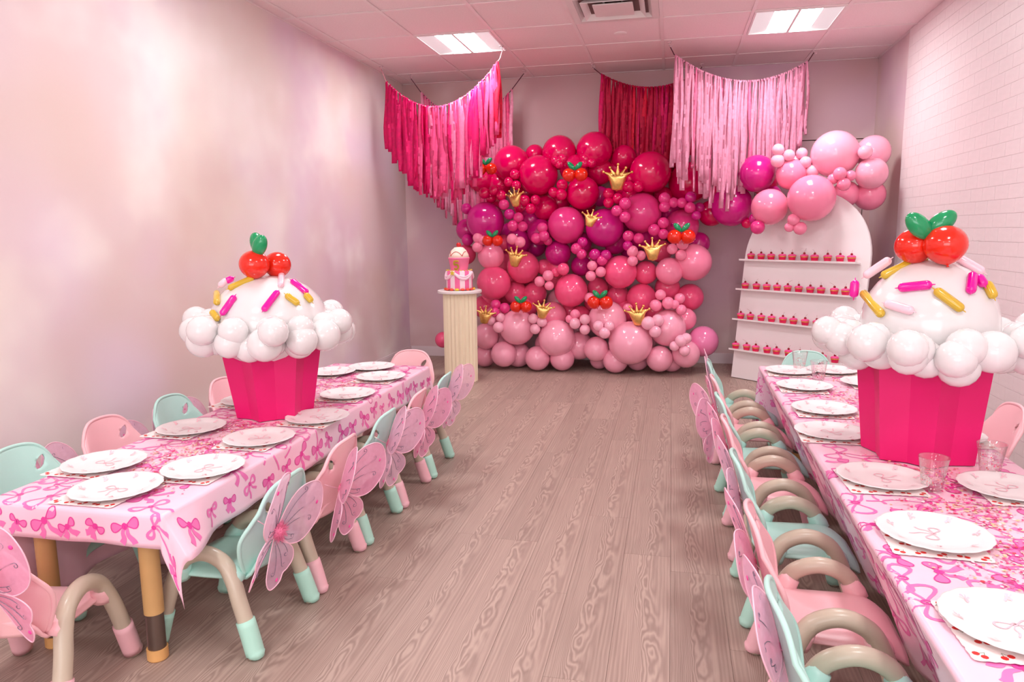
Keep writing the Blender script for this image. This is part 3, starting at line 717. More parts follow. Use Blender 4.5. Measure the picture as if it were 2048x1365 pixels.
# balloon centres in metres: x, y, z, radius, colour
WALL=[ (-1.463,6.717,1.893,0.167,"R"),(-1.263,6.825,1.984,0.089,"R"),(-1.017,6.725,1.978,0.157,"R"),(-0.699,6.727,1.992,0.163,"R"),(-0.442,6.82,1.926,0.114,"R"),(-1.193,6.606,1.773,0.179,"R"),(-0.787,6.59,1.606,0.149,"R"),(-0.195,6.606,1.773,0.18,"R"),(-0.883,6.711,1.833,0.13,"R"),(-0.657,6.808,1.81,0.125,"R"),(-1.762,6.805,1.771,0.145,"R"),(0.143,6.797,1.686,0.183,"R"),(-1.681,6.567,1.368,0.177,"M"),(-1.913,6.759,1.292,0.107,"M"),(-0.93,6.562,1.323,0.168,"N"),(-0.584,6.56,1.295,0.171,"M"),(-0.265,6.572,1.422,0.176,"N"),(0.085,6.66,1.299,0.151,"N"),(-1.185,6.656,1.265,0.121,"M"),(-1.137,6.678,1.482,0.116,"R"),(0.233,6.745,1.147,0.104,"M"),(-1.017,6.637,1.071,0.119,"M"),(-1.411,6.748,1.178,0.122,"M"),(-0.502,6.746,1.159,0.106,"M"),(-0.096,6.739,1.082,0.105,"H"),(-1.925,6.737,1.059,0.098,"H"),(-1.557,6.747,1.166,0.08,"H"),(-1.295,6.768,1.38,0.115,"M"),(-0.647,6.787,1.581,0.094,"M"),(-1.375,6.779,1.495,0.083,"R"),(-1.601,6.8,1.716,0.116,"R"),(-1.026,6.783,1.539,0.102,"R"),(-0.816,6.746,1.161,0.101,"M"),(-0.362,6.786,1.576,0.099,"R"),(-0.082,6.786,1.57,0.086,"R"),(-0.031,6.774,1.447,0.098,"M"),(-0.269,6.751,1.206,0.106,"M"),(-0.148,6.755,1.254,0.087,"M"),(-1.387,6.508,1.777,0.047,"R"),(-1.442,6.501,1.712,0.044,"R"),(-1.373,6.498,1.682,0.044,"R"),(-1.67,6.492,1.62,0.052,"R"),(-1.581,6.494,1.642,0.047,"R"),(-1.511,6.49,1.596,0.047,"R"),(-1.631,6.587,1.578,0.048,"R"),(-1.296,6.485,1.545,0.051,"R"),(-1.197,6.485,1.549,0.046,"R"),(-1.239,6.477,1.472,0.049,"R"),(-1.485,6.481,1.512,0.049,"N"),(-1.433,6.473,1.426,0.049,"M"),(-1.351,6.47,1.395,0.047,"N"),(-1.4,6.462,1.322,0.052,"N"),(-1.31,6.462,1.315,0.047,"N"),(-0.958,6.498,1.676,0.051,"R"),(-0.963,6.489,1.593,0.051,"R"),(-1.034,6.491,1.612,0.046,"R"),(-1.016,6.518,1.886,0.046,"R"),(-0.955,6.52,1.902,0.044,"R"),(-0.985,6.515,1.856,0.041,"R"),(-0.767,6.619,1.906,0.046,"R"),(-0.711,6.616,1.868,0.046,"R"),(-0.772,6.615,1.864,0.041,"R"),(-0.547,6.489,1.59,0.05,"R"),(-0.468,6.485,1.547,0.048,"R"),(-0.546,6.481,1.513,0.048,"R"),(-0.376,6.494,1.645,0.052,"R"),(-0.291,6.495,1.646,0.05,"R"),(-0.36,6.601,1.715,0.043,"R"),(-0.395,6.38,1.498,0.053,"N"),(-0.466,6.374,1.437,0.049,"N"),(-0.395,6.368,1.383,0.049,"N"),(-0.066,6.484,1.539,0.053,"N"),(-0.065,6.477,1.467,0.049,"N"),(0.009,6.48,1.502,0.045,"N"),(0.078,6.48,1.499,0.045,"N"),(0.151,6.485,1.546,0.049,"M"),(0.147,6.476,1.457,0.049,"N"),(0.202,6.469,1.389,0.041,"M"),(0.23,6.576,1.461,0.043,"M"),(-0.15,6.457,1.272,0.053,"N"),(-0.073,6.463,1.33,0.05,"N"),(-0.071,6.454,1.236,0.047,"N"),(-0.369,6.452,1.221,0.05,"N"),(-0.28,6.45,1.201,0.048,"N"),(-0.373,6.444,1.137,0.045,"M"),(-1.131,6.46,1.301,0.049,"N"),(-1.116,6.453,1.228,0.051,"N"),(-1.186,6.451,1.211,0.049,"N"),(-1.097,6.548,1.185,0.043,"N"),(-1.724,6.452,1.216,0.05,"P"),(-1.679,6.45,1.197,0.045,"P"),(-1.405,6.45,1.204,0.052,"P"),(-1.333,6.448,1.176,0.052,"P"),(-1.728,6.443,1.133,0.05,"P"),(-1.865,6.578,1.485,0.051,"M"),(-0.822,6.441,1.115,0.051,"N"),(-0.768,6.447,1.171,0.046,"M"),(-0.776,6.436,1.067,0.046,"N"),(-0.658,6.436,1.063,0.051,"M"),(-0.561,6.436,1.057,0.048,"M"),(-0.331,6.439,1.091,0.05,"P"),(0.007,6.441,1.107,0.047,"P"),(0.092,6.445,1.15,0.053,"P"),(0.082,6.435,1.055,0.049,"P"),(0.02,6.561,1.312,0.036,"M"),(-1.626,6.535,1.048,0.124,"P"),(-1.6,6.52,0.803,0.159,"H"),(-1.342,6.625,0.943,0.152,"H"),(-1.436,6.72,0.699,0.114,"H"),(-1.252,6.72,0.687,0.114,"H"),(-0.881,6.52,0.738,0.151,"H"),(-0.44,6.521,0.905,0.148,"H"),(-0.222,6.62,0.894,0.105,"H"),(-0.013,6.521,0.912,0.121,"P"),(0.188,6.579,0.987,0.163,"P"),(0.173,6.72,0.667,0.123,"H"),(-0.255,6.62,0.666,0.133,"H"),(-0.028,6.72,0.753,0.114,"H"),(-0.47,6.72,0.672,0.103,"H"),(-0.659,6.72,0.749,0.096,"H"),(-0.813,6.726,0.95,0.096,"M"),(-1.16,6.725,0.938,0.077,"H"),(-1.747,6.72,0.559,0.112,"H"),(-1.678,6.72,0.638,0.092,"H"),(-1.369,6.45,0.402,0.164,"Q"),(-1.002,6.45,0.308,0.169,"Q"),(-0.55,6.5,0.478,0.172,"Q"),(-0.335,6.4,0.286,0.194,"Q"),(-0.02,6.5,0.413,0.164,"Q"),(-1.675,6.5,0.306,0.124,"Q"),(-1.495,6.45,0.15,0.122,"Q"),(-1.705,6.55,0.108,0.104,"Q"),(-1.389,6.59,0.123,0.119,"Q"),(-1.179,6.45,0.119,0.115,"Q"),(-0.956,6.48,0.117,0.113,"Q"),(-0.813,6.59,0.221,0.13,"Q"),(-0.641,6.45,0.216,0.114,"Q"),(-0.469,6.45,0.119,0.115,"Q"),(-0.083,6.45,0.143,0.117,"Q"),(0.144,6.48,0.187,0.123,"Q"),(0.293,6.61,0.284,0.137,"S"),(0.133,6.59,0.483,0.1,"P"),(0.023,6.58,0.103,0.099,"Q"),(-0.281,6.59,0.106,0.102,"Q"),(-0.631,6.61,0.09,0.086,"Q"),(-1.058,6.57,0.5,0.129,"P"),(-0.815,6.65,0.487,0.101,"H"),(-1.128,6.6,0.232,0.102,"Q"),(-1.623,6.65,0.476,0.104,"P"),(-0.158,6.72,0.539,0.1,"H"),(-0.914,6.72,0.53,0.09,"H"),(-0.406,6.72,0.536,0.114,"H"),(-0.696,6.72,0.609,0.089,"H"),(-1.331,6.72,0.576,0.117,"H"),(-1.03,6.725,0.938,0.102,"H"),(-0.612,6.731,1.0,0.101,"M"),(-1.559,6.42,0.61,0.048,"N"),(-1.476,6.42,0.58,0.05,"N"),(-1.549,6.35,0.549,0.043,"N"),(-1.589,6.35,0.473,0.045,"T"),(-1.499,6.35,0.5,0.043,"T"),(-1.512,6.32,0.416,0.052,"T"),(-1.199,6.35,0.496,0.047,"T"),(-1.12,6.35,0.468,0.047,"T"),(-1.182,6.35,0.403,0.049,"T"),(-0.821,6.35,0.458,0.051,"T"),(-0.733,6.35,0.496,0.048,"T"),(-0.733,6.35,0.406,0.048,"T"),(-0.827,6.4,0.534,0.046,"P"),(-0.876,6.4,0.491,0.039,"P"),(-0.609,6.29,0.448,0.048,"T"),(-0.514,6.29,0.449,0.045,"T"),(-0.553,6.27,0.389,0.05,"T"),(-0.183,6.3,0.478,0.061,"T"),(-0.101,6.33,0.499,0.054,"T"),(-0.122,6.3,0.405,0.054,"T"),(0.098,6.32,0.326,0.054,"T"),(0.141,6.33,0.347,0.047,"T"),(0.129,6.32,0.241,0.048,"T"),(0.044,6.33,0.278,0.045,"T"),(-0.123,6.42,0.62,0.054,"P"),(-0.018,6.42,0.642,0.055,"P"),(-0.084,6.42,0.713,0.048,"P"),(0.04,6.42,0.631,0.04,"P"),(0.08,6.47,0.677,0.048,"P"),(0.095,6.42,0.584,0.047,"P"),(-0.68,6.426,0.965,0.046,"P"),(-0.604,6.421,0.911,0.048,"P"),(-0.691,6.42,0.875,0.048,"P"),(-1.073,6.42,0.877,0.051,"P"),(-1.151,6.42,0.824,0.049,"P"),(-1.064,6.42,0.787,0.043,"P"),(-0.938,6.423,0.935,0.056,"H"),(-1.014,6.47,0.904,0.043,"H"),(-0.594,6.431,1.012,0.048,"N"),(-0.331,6.438,1.086,0.05,"P"),(-0.329,6.43,1.006,0.048,"P"),(-0.261,6.475,1.051,0.045,"P"),(-0.71,6.49,0.674,0.049,"P"),(-0.368,6.49,0.586,0.044,"P"),(-2.147,6.65,0.24,0.078,"H"),(-1.88,6.65,1.199,0.057,"M") ]
GARL=[(0.34,6.75,1.412,0.116,"R"),(0.497,6.55,1.469,0.176,"M"),(0.673,6.4,1.722,0.152,"M"),(0.751,6.55,1.669,0.122,"R"),(0.76,6.2,1.443,0.144,"P"),(1.039,6.009,1.498,0.177,"P"),(0.923,6.25,1.696,0.122,"P"),(1.229,6.2,1.839,0.181,"Q"),(1.515,6.25,1.851,0.129,"Q"),(1.476,6.1,1.68,0.119,"Q"),(1.323,6.2,1.534,0.103,"P"),(1.501,6.22,1.523,0.119,"P"),(1.41,6.05,1.834,0.053,"T"),(0.807,6.2,1.886,0.049,"T"),(0.806,6.2,1.802,0.054,"T"),(0.889,6.2,1.842,0.047,"T"),(0.992,6.25,1.859,0.045,"T"),(1.015,6.2,1.785,0.047,"T"),(0.955,6.28,1.806,0.039,"T"),(1.07,6.2,1.713,0.052,"T"),(1.227,5.98,1.674,0.05,"P"),(1.259,5.98,1.596,0.05,"P"),(1.307,6.0,1.659,0.04,"P"),(1.188,6.02,1.639,0.041,"P"),(0.917,6.0,1.338,0.048,"P"),(0.967,6.0,1.271,0.051,"P"),(0.891,6.02,1.281,0.038,"P"),(0.67,6.15,1.284,0.057,"N"),(0.654,6.25,1.353,0.045,"M"),(0.62,6.5,1.322,0.046,"R"),(0.427,6.75,1.57,0.104,"R"),(0.81,6.5,1.55,0.081,"M")]
CROWN= [(-0.461,6.349,1.717,0.247,0),(-1.352,6.34,1.568,0.185,-5),(-0.682,6.329,1.376,0.164,15),(-0.157,6.313,1.109,0.212,-3),(-1.346,6.309,1.05,0.204,12),(-1.1,6.3,0.587,0.186,10),(-0.274,6.3,0.553,0.216,-6),(-1.631,6.3,0.53,0.181,10)]
CHER= [(-0.825,6.354,1.799,0.198),(-1.556,6.32,1.235,0.169),(0.08,6.322,1.266,0.21),(-1.299,6.3,0.651,0.178),(-0.597,6.3,0.702,0.2),(-1.615,6.358,1.865,0.177)]
SPL= [(-0.084,-0.138,0.143,-0.015,-0.08,0.179,'G'),(-0.063,-0.226,0.054,-0.028,-0.191,0.117,'F'),(0.1,-0.206,0.069,0.119,-0.131,0.131,'F'),(0.149,-0.121,0.118,0.19,-0.11,0.084,'G'),(0.12,-0.021,0.165,0.187,-0.03,0.12,'F'),(-0.168,-0.096,0.123,-0.11,-0.184,0.091,'G'),(-0.123,-0.198,0.059,-0.082,-0.227,0.035,'G'),(0.04,0.043,0.197,0.112,-0.093,0.153,'K'),(-0.159,-0.088,0.148,-0.138,-0.071,0.172,'K'),(-0.14,-0.073,0.166,-0.121,-0.059,0.177,'F'),(0.189,-0.046,0.115,0.212,-0.045,0.088,'G')]
SPR= [(-0.143,-0.014,0.154,-0.013,0.012,0.217,'G'),(-0.121,-0.115,0.125,-0.049,-0.15,0.137,'F'),(-0.18,0.052,0.095,-0.166,-0.112,0.044,'G'),(-0.038,-0.165,0.122,0.024,-0.192,0.07,'G'),(0.076,-0.107,0.166,0.054,-0.162,0.119,'F'),(0.116,-0.103,0.14,0.127,-0.129,0.101,'G'),(-0.208,0.058,0.133,-0.209,0.056,0.084,'F'),(-0.179,0.053,0.151,-0.113,0.039,0.204,'K'),(0.061,-0.013,0.213,0.127,-0.039,0.168,'K'),(-0.155,-0.112,0.077,-0.099,-0.17,0.061,'K'),(0.092,-0.103,0.159,0.101,-0.124,0.135,'F')]

# ================================================================ place settings
M['plate'] = pbr('white_paper_plate', (240, 235, 233), .4, .01, 6)
M['plate_print'] = pbr('plate_bow_print', (248, 196, 206), .5)
M['napkin'] = pbr('white_napkin', (252, 238, 234), .7, .02, 8)
M['cherry_red'] = pbr('cherry_print_red', (216, 34, 30), .6)
M['stem_green'] = pbr('stem_print_green', (90, 120, 80), .6)
def plate_rad(t, r, z):
    return r*(1+.020*abs(math.sin(9*t))*max(0, (r-.09)/.04)) if r > .09 else r
pp = [(0, .003), (.06, .003), (.084, .0034), (.092, .006), (.108, .0105), (.124, .0135), (.1285, .0138), (.1285, .0125), (.122, .0112), (.105, .007), (.09, .002), (.082, 0), (0, 0)]
PLATE = MB().add(*lathe(pp, 108, rad=plate_rad)).mesh('plate', M['plate'])
pr_ = MB(); random.seed(3)
Spl = lambda s, t, off=0: Vector((s, t, .0034+max(0, math.hypot(s, t)-.084)*.55+.0006+off*.2))
bow(pr_, pr_, Spl, 0, .0, .06, .2, 1, lambda *a: True, lw=.0026)
for a in range(7):
    t = a*.898+.3; bow(pr_, pr_, Spl, .098*math.cos(t), .098*math.sin(t), .014, t, 0, lambda *a: True, lw=.0012)
PPR = pr_.mesh('bow_print', M['plate_print'])
NAP = MB(); k = 26; h = .105
ed = [(h*(2*i/k-1), -h-.003*abs(math.sin(i*1.2))) for i in range(k)]
ol = []
for q in range(4):
    c, s = math.cos(q*HP), math.sin(q*HP); ol += [(x*c-y*s, x*s+y*c) for x, y in ed]
n_ = len(ol); NAP.add([(x, y, 0) for x, y in ol]+[(x, y, .0012) for x, y in ol], [tuple(reversed(range(n_))), tuple(range(n_, 2*n_))]+[(i, (i+1) % n_, (i+1) % n_+n_, i+n_) for i in range(n_)])
NAPM = NAP.mesh('napkin', M['napkin'], False)
nc, ng = MB(), MB()
for i in range(7):
    for j in range(7):
        x, y = -.09+.045*i+(.022 if j % 2 else 0), -.09+.045*j
        if abs(x) > .098 or abs(y) > .098: continue
        a = U(0, 6.28)
        for sg in (-1, 1):
            px_, py_ = x+.0075*sg*math.cos(a), y+.0075*sg*math.sin(a)
            nc.add([(px_+.0066*math.cos(w_*.785), py_+.0066*math.sin(w_*.785), .0016) for w_ in range(8)], [tuple(range(8))])
            qx, qy = x-.014*math.sin(a), y+.014*math.cos(a); nx_, ny_ = (qy-py_), -(qx-px_); l_ = math.hypot(nx_, ny_)*900
            ng.add([(px_, py_, .0015), (px_+nx_/l_, py_+ny_/l_, .0015), (qx+nx_/l_, qy+ny_/l_, .0015), (qx, qy, .0015)], [(0, 1, 2, 3)])
NCM, NGM = nc.mesh('cherry_print', M['cherry_red'], False), ng.mesh('stem_print', M['stem_green'], False)
def setting(x, y, where, nx_=0, ny_=0):
    z = ZT+.0035
    t = link('napkin', NAPM, None, (x+nx_, y+ny_, z), (0, 0, U(-.05, .05))); tag(t, 'white cherry print napkin under plate '+where, 'napkin', 'cherry print napkins')
    link('cherry_print', NCM, t)['kind'] = 'stuff'; link('stem_print', NGM, t)['kind'] = 'stuff'
    t = link('plate', PLATE, None, (x, y, z+.003), (0, 0, U(0, 6.28))); tag(t, 'white scalloped plate with faint pink bows '+where, 'plate', 'scalloped paper plates')
    link('bow_print', PPR, t)['kind'] = 'stuff'
for x, y, l in ((-1.627, 1.80, 'at the near end of left table'), (-1.85, 2.005, 'first on mural wall side of left table'), (-1.485, 2.02, 'first on aisle side of left table'), (-1.845, 2.455, 'second on mural wall side of left table'), (-1.495, 2.37, 'second on aisle side of left table'), (-1.425, 2.695, 'third on aisle side of left table'), (-1.49, 3.125, 'fourth on aisle side of left table'), (-1.82, 3.63, 'behind the left cupcake by mural wall'), (-1.495, 3.545, 'fifth on aisle side of left table'), (-1.66, 3.81, 'at the far end of left table'), (-1.88, 2.93, 'beside the left cupcake on mural wall side')):
    setting(x, y, l, -.03 if x < -1.7 else (-.01 if x > -1.55 else -.02), -.022)
for x, y, l in ((.66, 1.47, 'first on aisle side of right table'), (.655, 1.90, 'second on aisle side of right table'), (.645, 2.32, 'third on aisle side of right table'), (.975, 2.29, 'beside clear cups on brick wall side'), (.600, 2.83, 'fourth on aisle side of right table'), (1.0, 2.86, 'behind the right cupcake on brick wall side'), (.646, 3.205, 'fifth on aisle side of right table'), (.645, 3.67, 'sixth on aisle side of right table'), (.64, 4.06, 'seventh on aisle side of right table'), (.86, 4.11, 'at the far end of right table'), (.965, 3.80, 'far on brick wall side of right table')):
    setting(x, y, l, -.014 if x < .8 else .02, -.024)
# clear cups with a dotted print
mt, nt, b, out = newmat('clear_plastic_cup')
tr = nd(nt, 'ShaderNodeBsdfTransparent'); tr.inputs[0].default_value = (.985, .975, .975, 1); gl = nd(nt, 'ShaderNodeBsdfGlossy'); gl.inputs['Roughness'].default_value = .08
lw_ = nd(nt, 'ShaderNodeLayerWeight'); lw_.inputs[0].default_value = .35; mr = nd(nt, 'ShaderNodeMapRange'); mr.inputs[3].default_value = .05; mr.inputs[4].default_value = .5
nt.links.new(lw_.outputs['Facing'], mr.inputs[0]); mx = nd(nt, 'ShaderNodeMixShader'); nt.links.new(mr.outputs[0], mx.inputs[0]); nt.links.new(tr.outputs[0], mx.inputs[1]); nt.links.new(gl.outputs[0], mx.inputs[2]); nt.links.new(mx.outputs[0], out.inputs[0])
M['clear'] = mt
M['confetti'] = vcol_mat('confetti_foil', .35, .1)
CUP = MB().add(*lathe([(0, .004), (.026, .004), (.0265, .006), (.033, .05), (.0395, .098), (.0415, .100), (.0425, .0985), (.0415, .097), (.0335, .05), (.0275, .001), (.026, 0), (0, 0)], 36)).mesh('cup', M['clear'])
ct = MB(); CC = [lin(c) for c in ((230, 40, 60), (245, 120, 160), (250, 90, 150), (240, 190, 150), (255, 225, 225))]
for i in range(150):
    z = U(.008, .07); a = U(0, 6.28); r = .0281+(.0405-.028)*z/.097; s = U(.0012, .0022)
    c, sn = math.cos(a), math.sin(a); t_ = Vector((-sn, c, .0)); u_ = Vector((0, 0, 1)); p = Vector((c*r, sn*r, z))
    ct.add([p+t_*s, p+u_*s, p-t_*s, p-u_*s], [(0, 1, 2, 3)], random.choice(CC))
CDOT = ct.mesh('dot_print', M['confetti'], False, True)
for x, y, l in ((.765, 2.262, 'in front of the right cupcake wrapper'), (.985, 2.44, 'right of the right cupcake wrapper'), (.70, 4.16, 'at the far end of right table before mint chair'), (.745, 3.87, 'at the far end of right table beside sixth plate')):
    t = tag(link('cup', CUP, None, (x, y, ZT+.003), (0, 0, U(0, 6))), 'clear plastic cup with pink dots '+l, 'cup', 'clear party cups'); link('dot_print', CDOT, t)['kind'] = 'stuff'
# table confetti
def confetti(x0, x1, y0, y1, n, hubs, label):
    mb = MB(); cols = [lin(c) for c in ((235, 30, 120), (250, 110, 170), (245, 60, 140), (244, 222, 180), (255, 238, 238), (236, 205, 150), (250, 190, 210), (255, 225, 230), (225, 60, 80))]
    cx = (x0+x1)/2
    for i in range(n):
        if R_() < .45:
            h = random.choice(hubs); x, y = random.gauss(h[0], h[2]), random.gauss(h[1], h[2])
        else: x, y = random.gauss(cx, .10), U(y0+.1, y1-.05)
        if min(math.hypot(x+1.662, y-2.77), math.hypot(x-.842, y-2.64)) < .165: continue
        if not (x0+.01 < x < x1-.01 and y0+.01 < y < y1-.01): continue
        s = U(.0022, .0055); a = U(0, 6.28); z = ZT+U(.0022, .0045); tl = U(-.25, .25); k = random.choice((4, 4, 6)); c = random.choice(cols)
        mb.add([(x+s*math.cos(a+q*6.283/k), y+s*math.sin(a+q*6.283/k), z+tl*s*math.cos(q*6.283/k)) for q in range(k)], [tuple(range(k))], c)
    o = mb.build('confetti', M['confetti'], None, False, True); tag(o, label, 'confetti', kind='stuff')
confetti(-1.945, -1.38, 1.68, 3.93, 4000, ((-1.66, 2.55, .09), (-1.62, 2.95, .08), (-1.64, 2.2, .08), (-1.62, 1.9, .07), (-1.62, 3.3, .09)), 'pink and gold confetti scattered along the left tablecloth')
confetti(.52, 1.10, .95, 4.24, 4400, ((.80, 2.42, .09), (.82, 2.1, .08), (.8, 1.75, .08), (.76, 3.1, .08), (.8, 3.5, .1), (.85, 1.4, .07)), 'pink and gold confetti scattered along the right tablecloth')

# ================================================================ balloons
def balloon_mat(name, rgb, rough=.16): return pbr(name, rgb, rough, .02, 2, coat=.3)
BC = {'R': (226, 0, 92), 'M': (208, 24, 132), 'N': (232, 58, 136), 'H': (250, 88, 138), 'P': (254, 140, 174), 'Q': (255, 172, 196), 'T': (255, 182, 204), 'S': (242, 134, 182), 'W': (230, 226, 225), 'Rd': (232, 38, 14), 'Gr': (10, 150, 92), 'G': (214, 176, 50), 'F': (236, 0, 158), 'K': (253, 208, 220)}
BN = {k: balloon_mat('balloon_'+n, BC[k]) for k, n in (('R', 'raspberry'), ('M', 'magenta'), ('N', 'rose'), ('H', 'hot_pink'), ('P', 'pink'), ('Q', 'light_pink'), ('T', 'blush'), ('S', 'mauve_pink'), ('W', 'white'), ('Rd', 'cherry_red'), ('Gr', 'leaf_green'), ('G', 'mustard'), ('F', 'fuchsia'), ('K', 'pale_pink'))}
def balloon_shape(n=26, k=18):
    prof = [(0, 1.0)]
    for j in range(1, k):
        a = math.pi*j/k; r, z = math.sin(a), math.cos(a)
        if z < -.3: r *= 1-.10*((-z-.3)/.7)**1.2; z *= 1+.05*((-z-.3)/.7)
        prof.append((r, z))
    prof += [(.06, -1.07), (.035, -1.10), (.07, -1.14), (.075, -1.17), (0, -1.15)]
    return lathe(list(reversed(prof)), n)
bsh = balloon_shape(); bsmall = balloon_shape(16, 11)
BMESH = {k: MB().add(*bsh).mesh('balloon', BN[k]) for k in 'RMNHPQTSWK'}
BMESH.update({k+'s': MB().add(*bsmall).mesh('balloon', BN[k]) for k in 'RMNHPQTSWK'})
def balloon(parent, x, y, z, r, c, back=(0, 1, 0), name='balloon', jit=.35, hidden_knot=True):
    me = BMESH[c+'s'] if r < .062 else BMESH[c]
    d = (Vector(back)+Vector((U(-jit, jit), U(-jit, jit), U(-jit, jit)))).normalized()
    o = link(name, me, parent, (x, y, z), (-d).to_track_quat('Z', 'Y').to_euler(), r); return o
BW0 = Vector((-.85, 6.6, 0))
bw = thing('balloon_wall', 'tall wall of raspberry to pale pink balloons before the back wall', 'balloons', BW0)
for x, y, z, r, c in WALL: balloon(bw, x-BW0.x, y-BW0.y, z, r, c)
random.seed(21)
def tone(z): return 'R' if z > 1.5 else ('M' if z > 1.02 else ('H' if z > .6 else 'Q'))
for i in range(46):       # inner balloons glimpsed between the front ones
    z = U(.12, 1.85); x = U(-1.75, .1) if z < 1.6 else U(-1.6, -.1); r = U(.09, .125)
    balloon(bw, x-BW0.x, 6.90-BW0.y, max(z, r+.005), r, tone(z))
g0 = Vector((1.0, 6.2, 0))
gl_ = thing('balloon_garland', 'magenta to pale pink balloon garland over the white arch board', 'balloons', g0)
for x, y, z, r, c in GARL: balloon(gl_, x-g0.x, y-g0.y, z, r, c, (0, .8, -.4))
# gold foil crowns
M['gold'] = pbr('gold_foil', (244, 202, 122), .30, .10, 9, metal=1, bump=.35)
cb = MB()
rows = []
for j in range(13):
    v = j/12; z = -.42+.58*v; hwid = .19+.21*v**1.2; dep = .17*math.sin(math.pi*(.10+.78*v))**.6*(1 if v < .8 else 1-.6*(v-.8)/.2)
    rows.append([(hwid*math.copysign(abs(math.cos(a))**.8, math.cos(a)), dep*math.sin(a), z+.02*math.cos(a*2)) for a in [2*math.pi*i/24 for i in range(24)]])
vs = [p for r_ in rows for p in r_]; fs = [(j*24+i, j*24+(i+1) % 24, (j+1)*24+(i+1) % 24, (j+1)*24+i) for j in range(12) for i in range(24)]+[tuple(reversed(range(24))), tuple(range(12*24, 13*24))]
cb.add(vs, fs); cb.add(*sphere((0, 0, -.42), .05, 10, 6))
CROWNB = cb.mesh('body', M['gold'])
CSP = []
for a, L in ((-66, .36), (-32, .34), (0, .40), (32, .34), (66, .36)):
    s, c = math.sin(math.radians(a)), math.cos(math.radians(a)); b0 = Vector((s*.20, 0, .04)); d = Vector((s, 0, c))
    CSP.append(MB().add(*tube([b0, b0+d*L*.35, b0+d*L*.7, b0+d*L*.95], [.12, .070, .035, .024], 10)).add(*sphere(b0+d*L, .052, 10, 7)).mesh('spike', M['gold']))
CL = ['topmost on the balloon wall, beside the largest raspberry balloon', 'high on the left of the balloon wall', 'on the rose balloon in the middle of the wall', 'on the right of the balloon wall below the magenta balloons', 'on the left of the balloon wall beside the cake', 'low on the wall beside a balloon cherry pair', 'low on the right above the largest light pink balloon', 'lowest left, half hidden by the cream plinth']
for (x, y, z, w_, ro), l in zip(CROWN, CL):
    t = thing('crown_balloon', 'gold foil crown '+l, 'balloon', (x, y, z), 0, 'gold crown balloons on the balloon wall')
    t.rotation_euler = (math.radians(U(-8, 8)), math.radians(ro), math.radians(U(-25, 25))); t.scale = (w_,)*3
    link('body', CROWNB, t)
    for s_ in CSP: link('spike', s_, t)
# balloon cherries
CHB = MB().add(*bsh).mesh('cherry', BN['Rd']); LFB = MB().add(*balloon_shape(18, 14)).mesh('leaf', BN['Gr'])
CHL = ['high on the balloon wall between raspberry balloons', 'at the left of the wall above the cake', 'at the right edge of the wall', 'low on the wall beside a gold crown', 'low in the middle of the wall', 'peeking out below the hot pink fringe']
for (x, y, z, w_), l in zip(CHER, CHL):
    t = thing('balloon_cherry', 'red balloon cherry pair with green leaves '+l, 'balloon', (x, y, z), 0, 'balloon cherries on the wall')
    r = w_*.29
    for s in (-1, 1): link('cherry', CHB, t, (s*r*.92, 0, -.25*w_), (U(-.4, .4), s*.5, 0), r)
    for s in (-1, 1): link('leaf', LFB, t, (s*r*.55, -.01, .12*w_), (0, s*.75, 0), (r*.38, r*.38, r*.75))
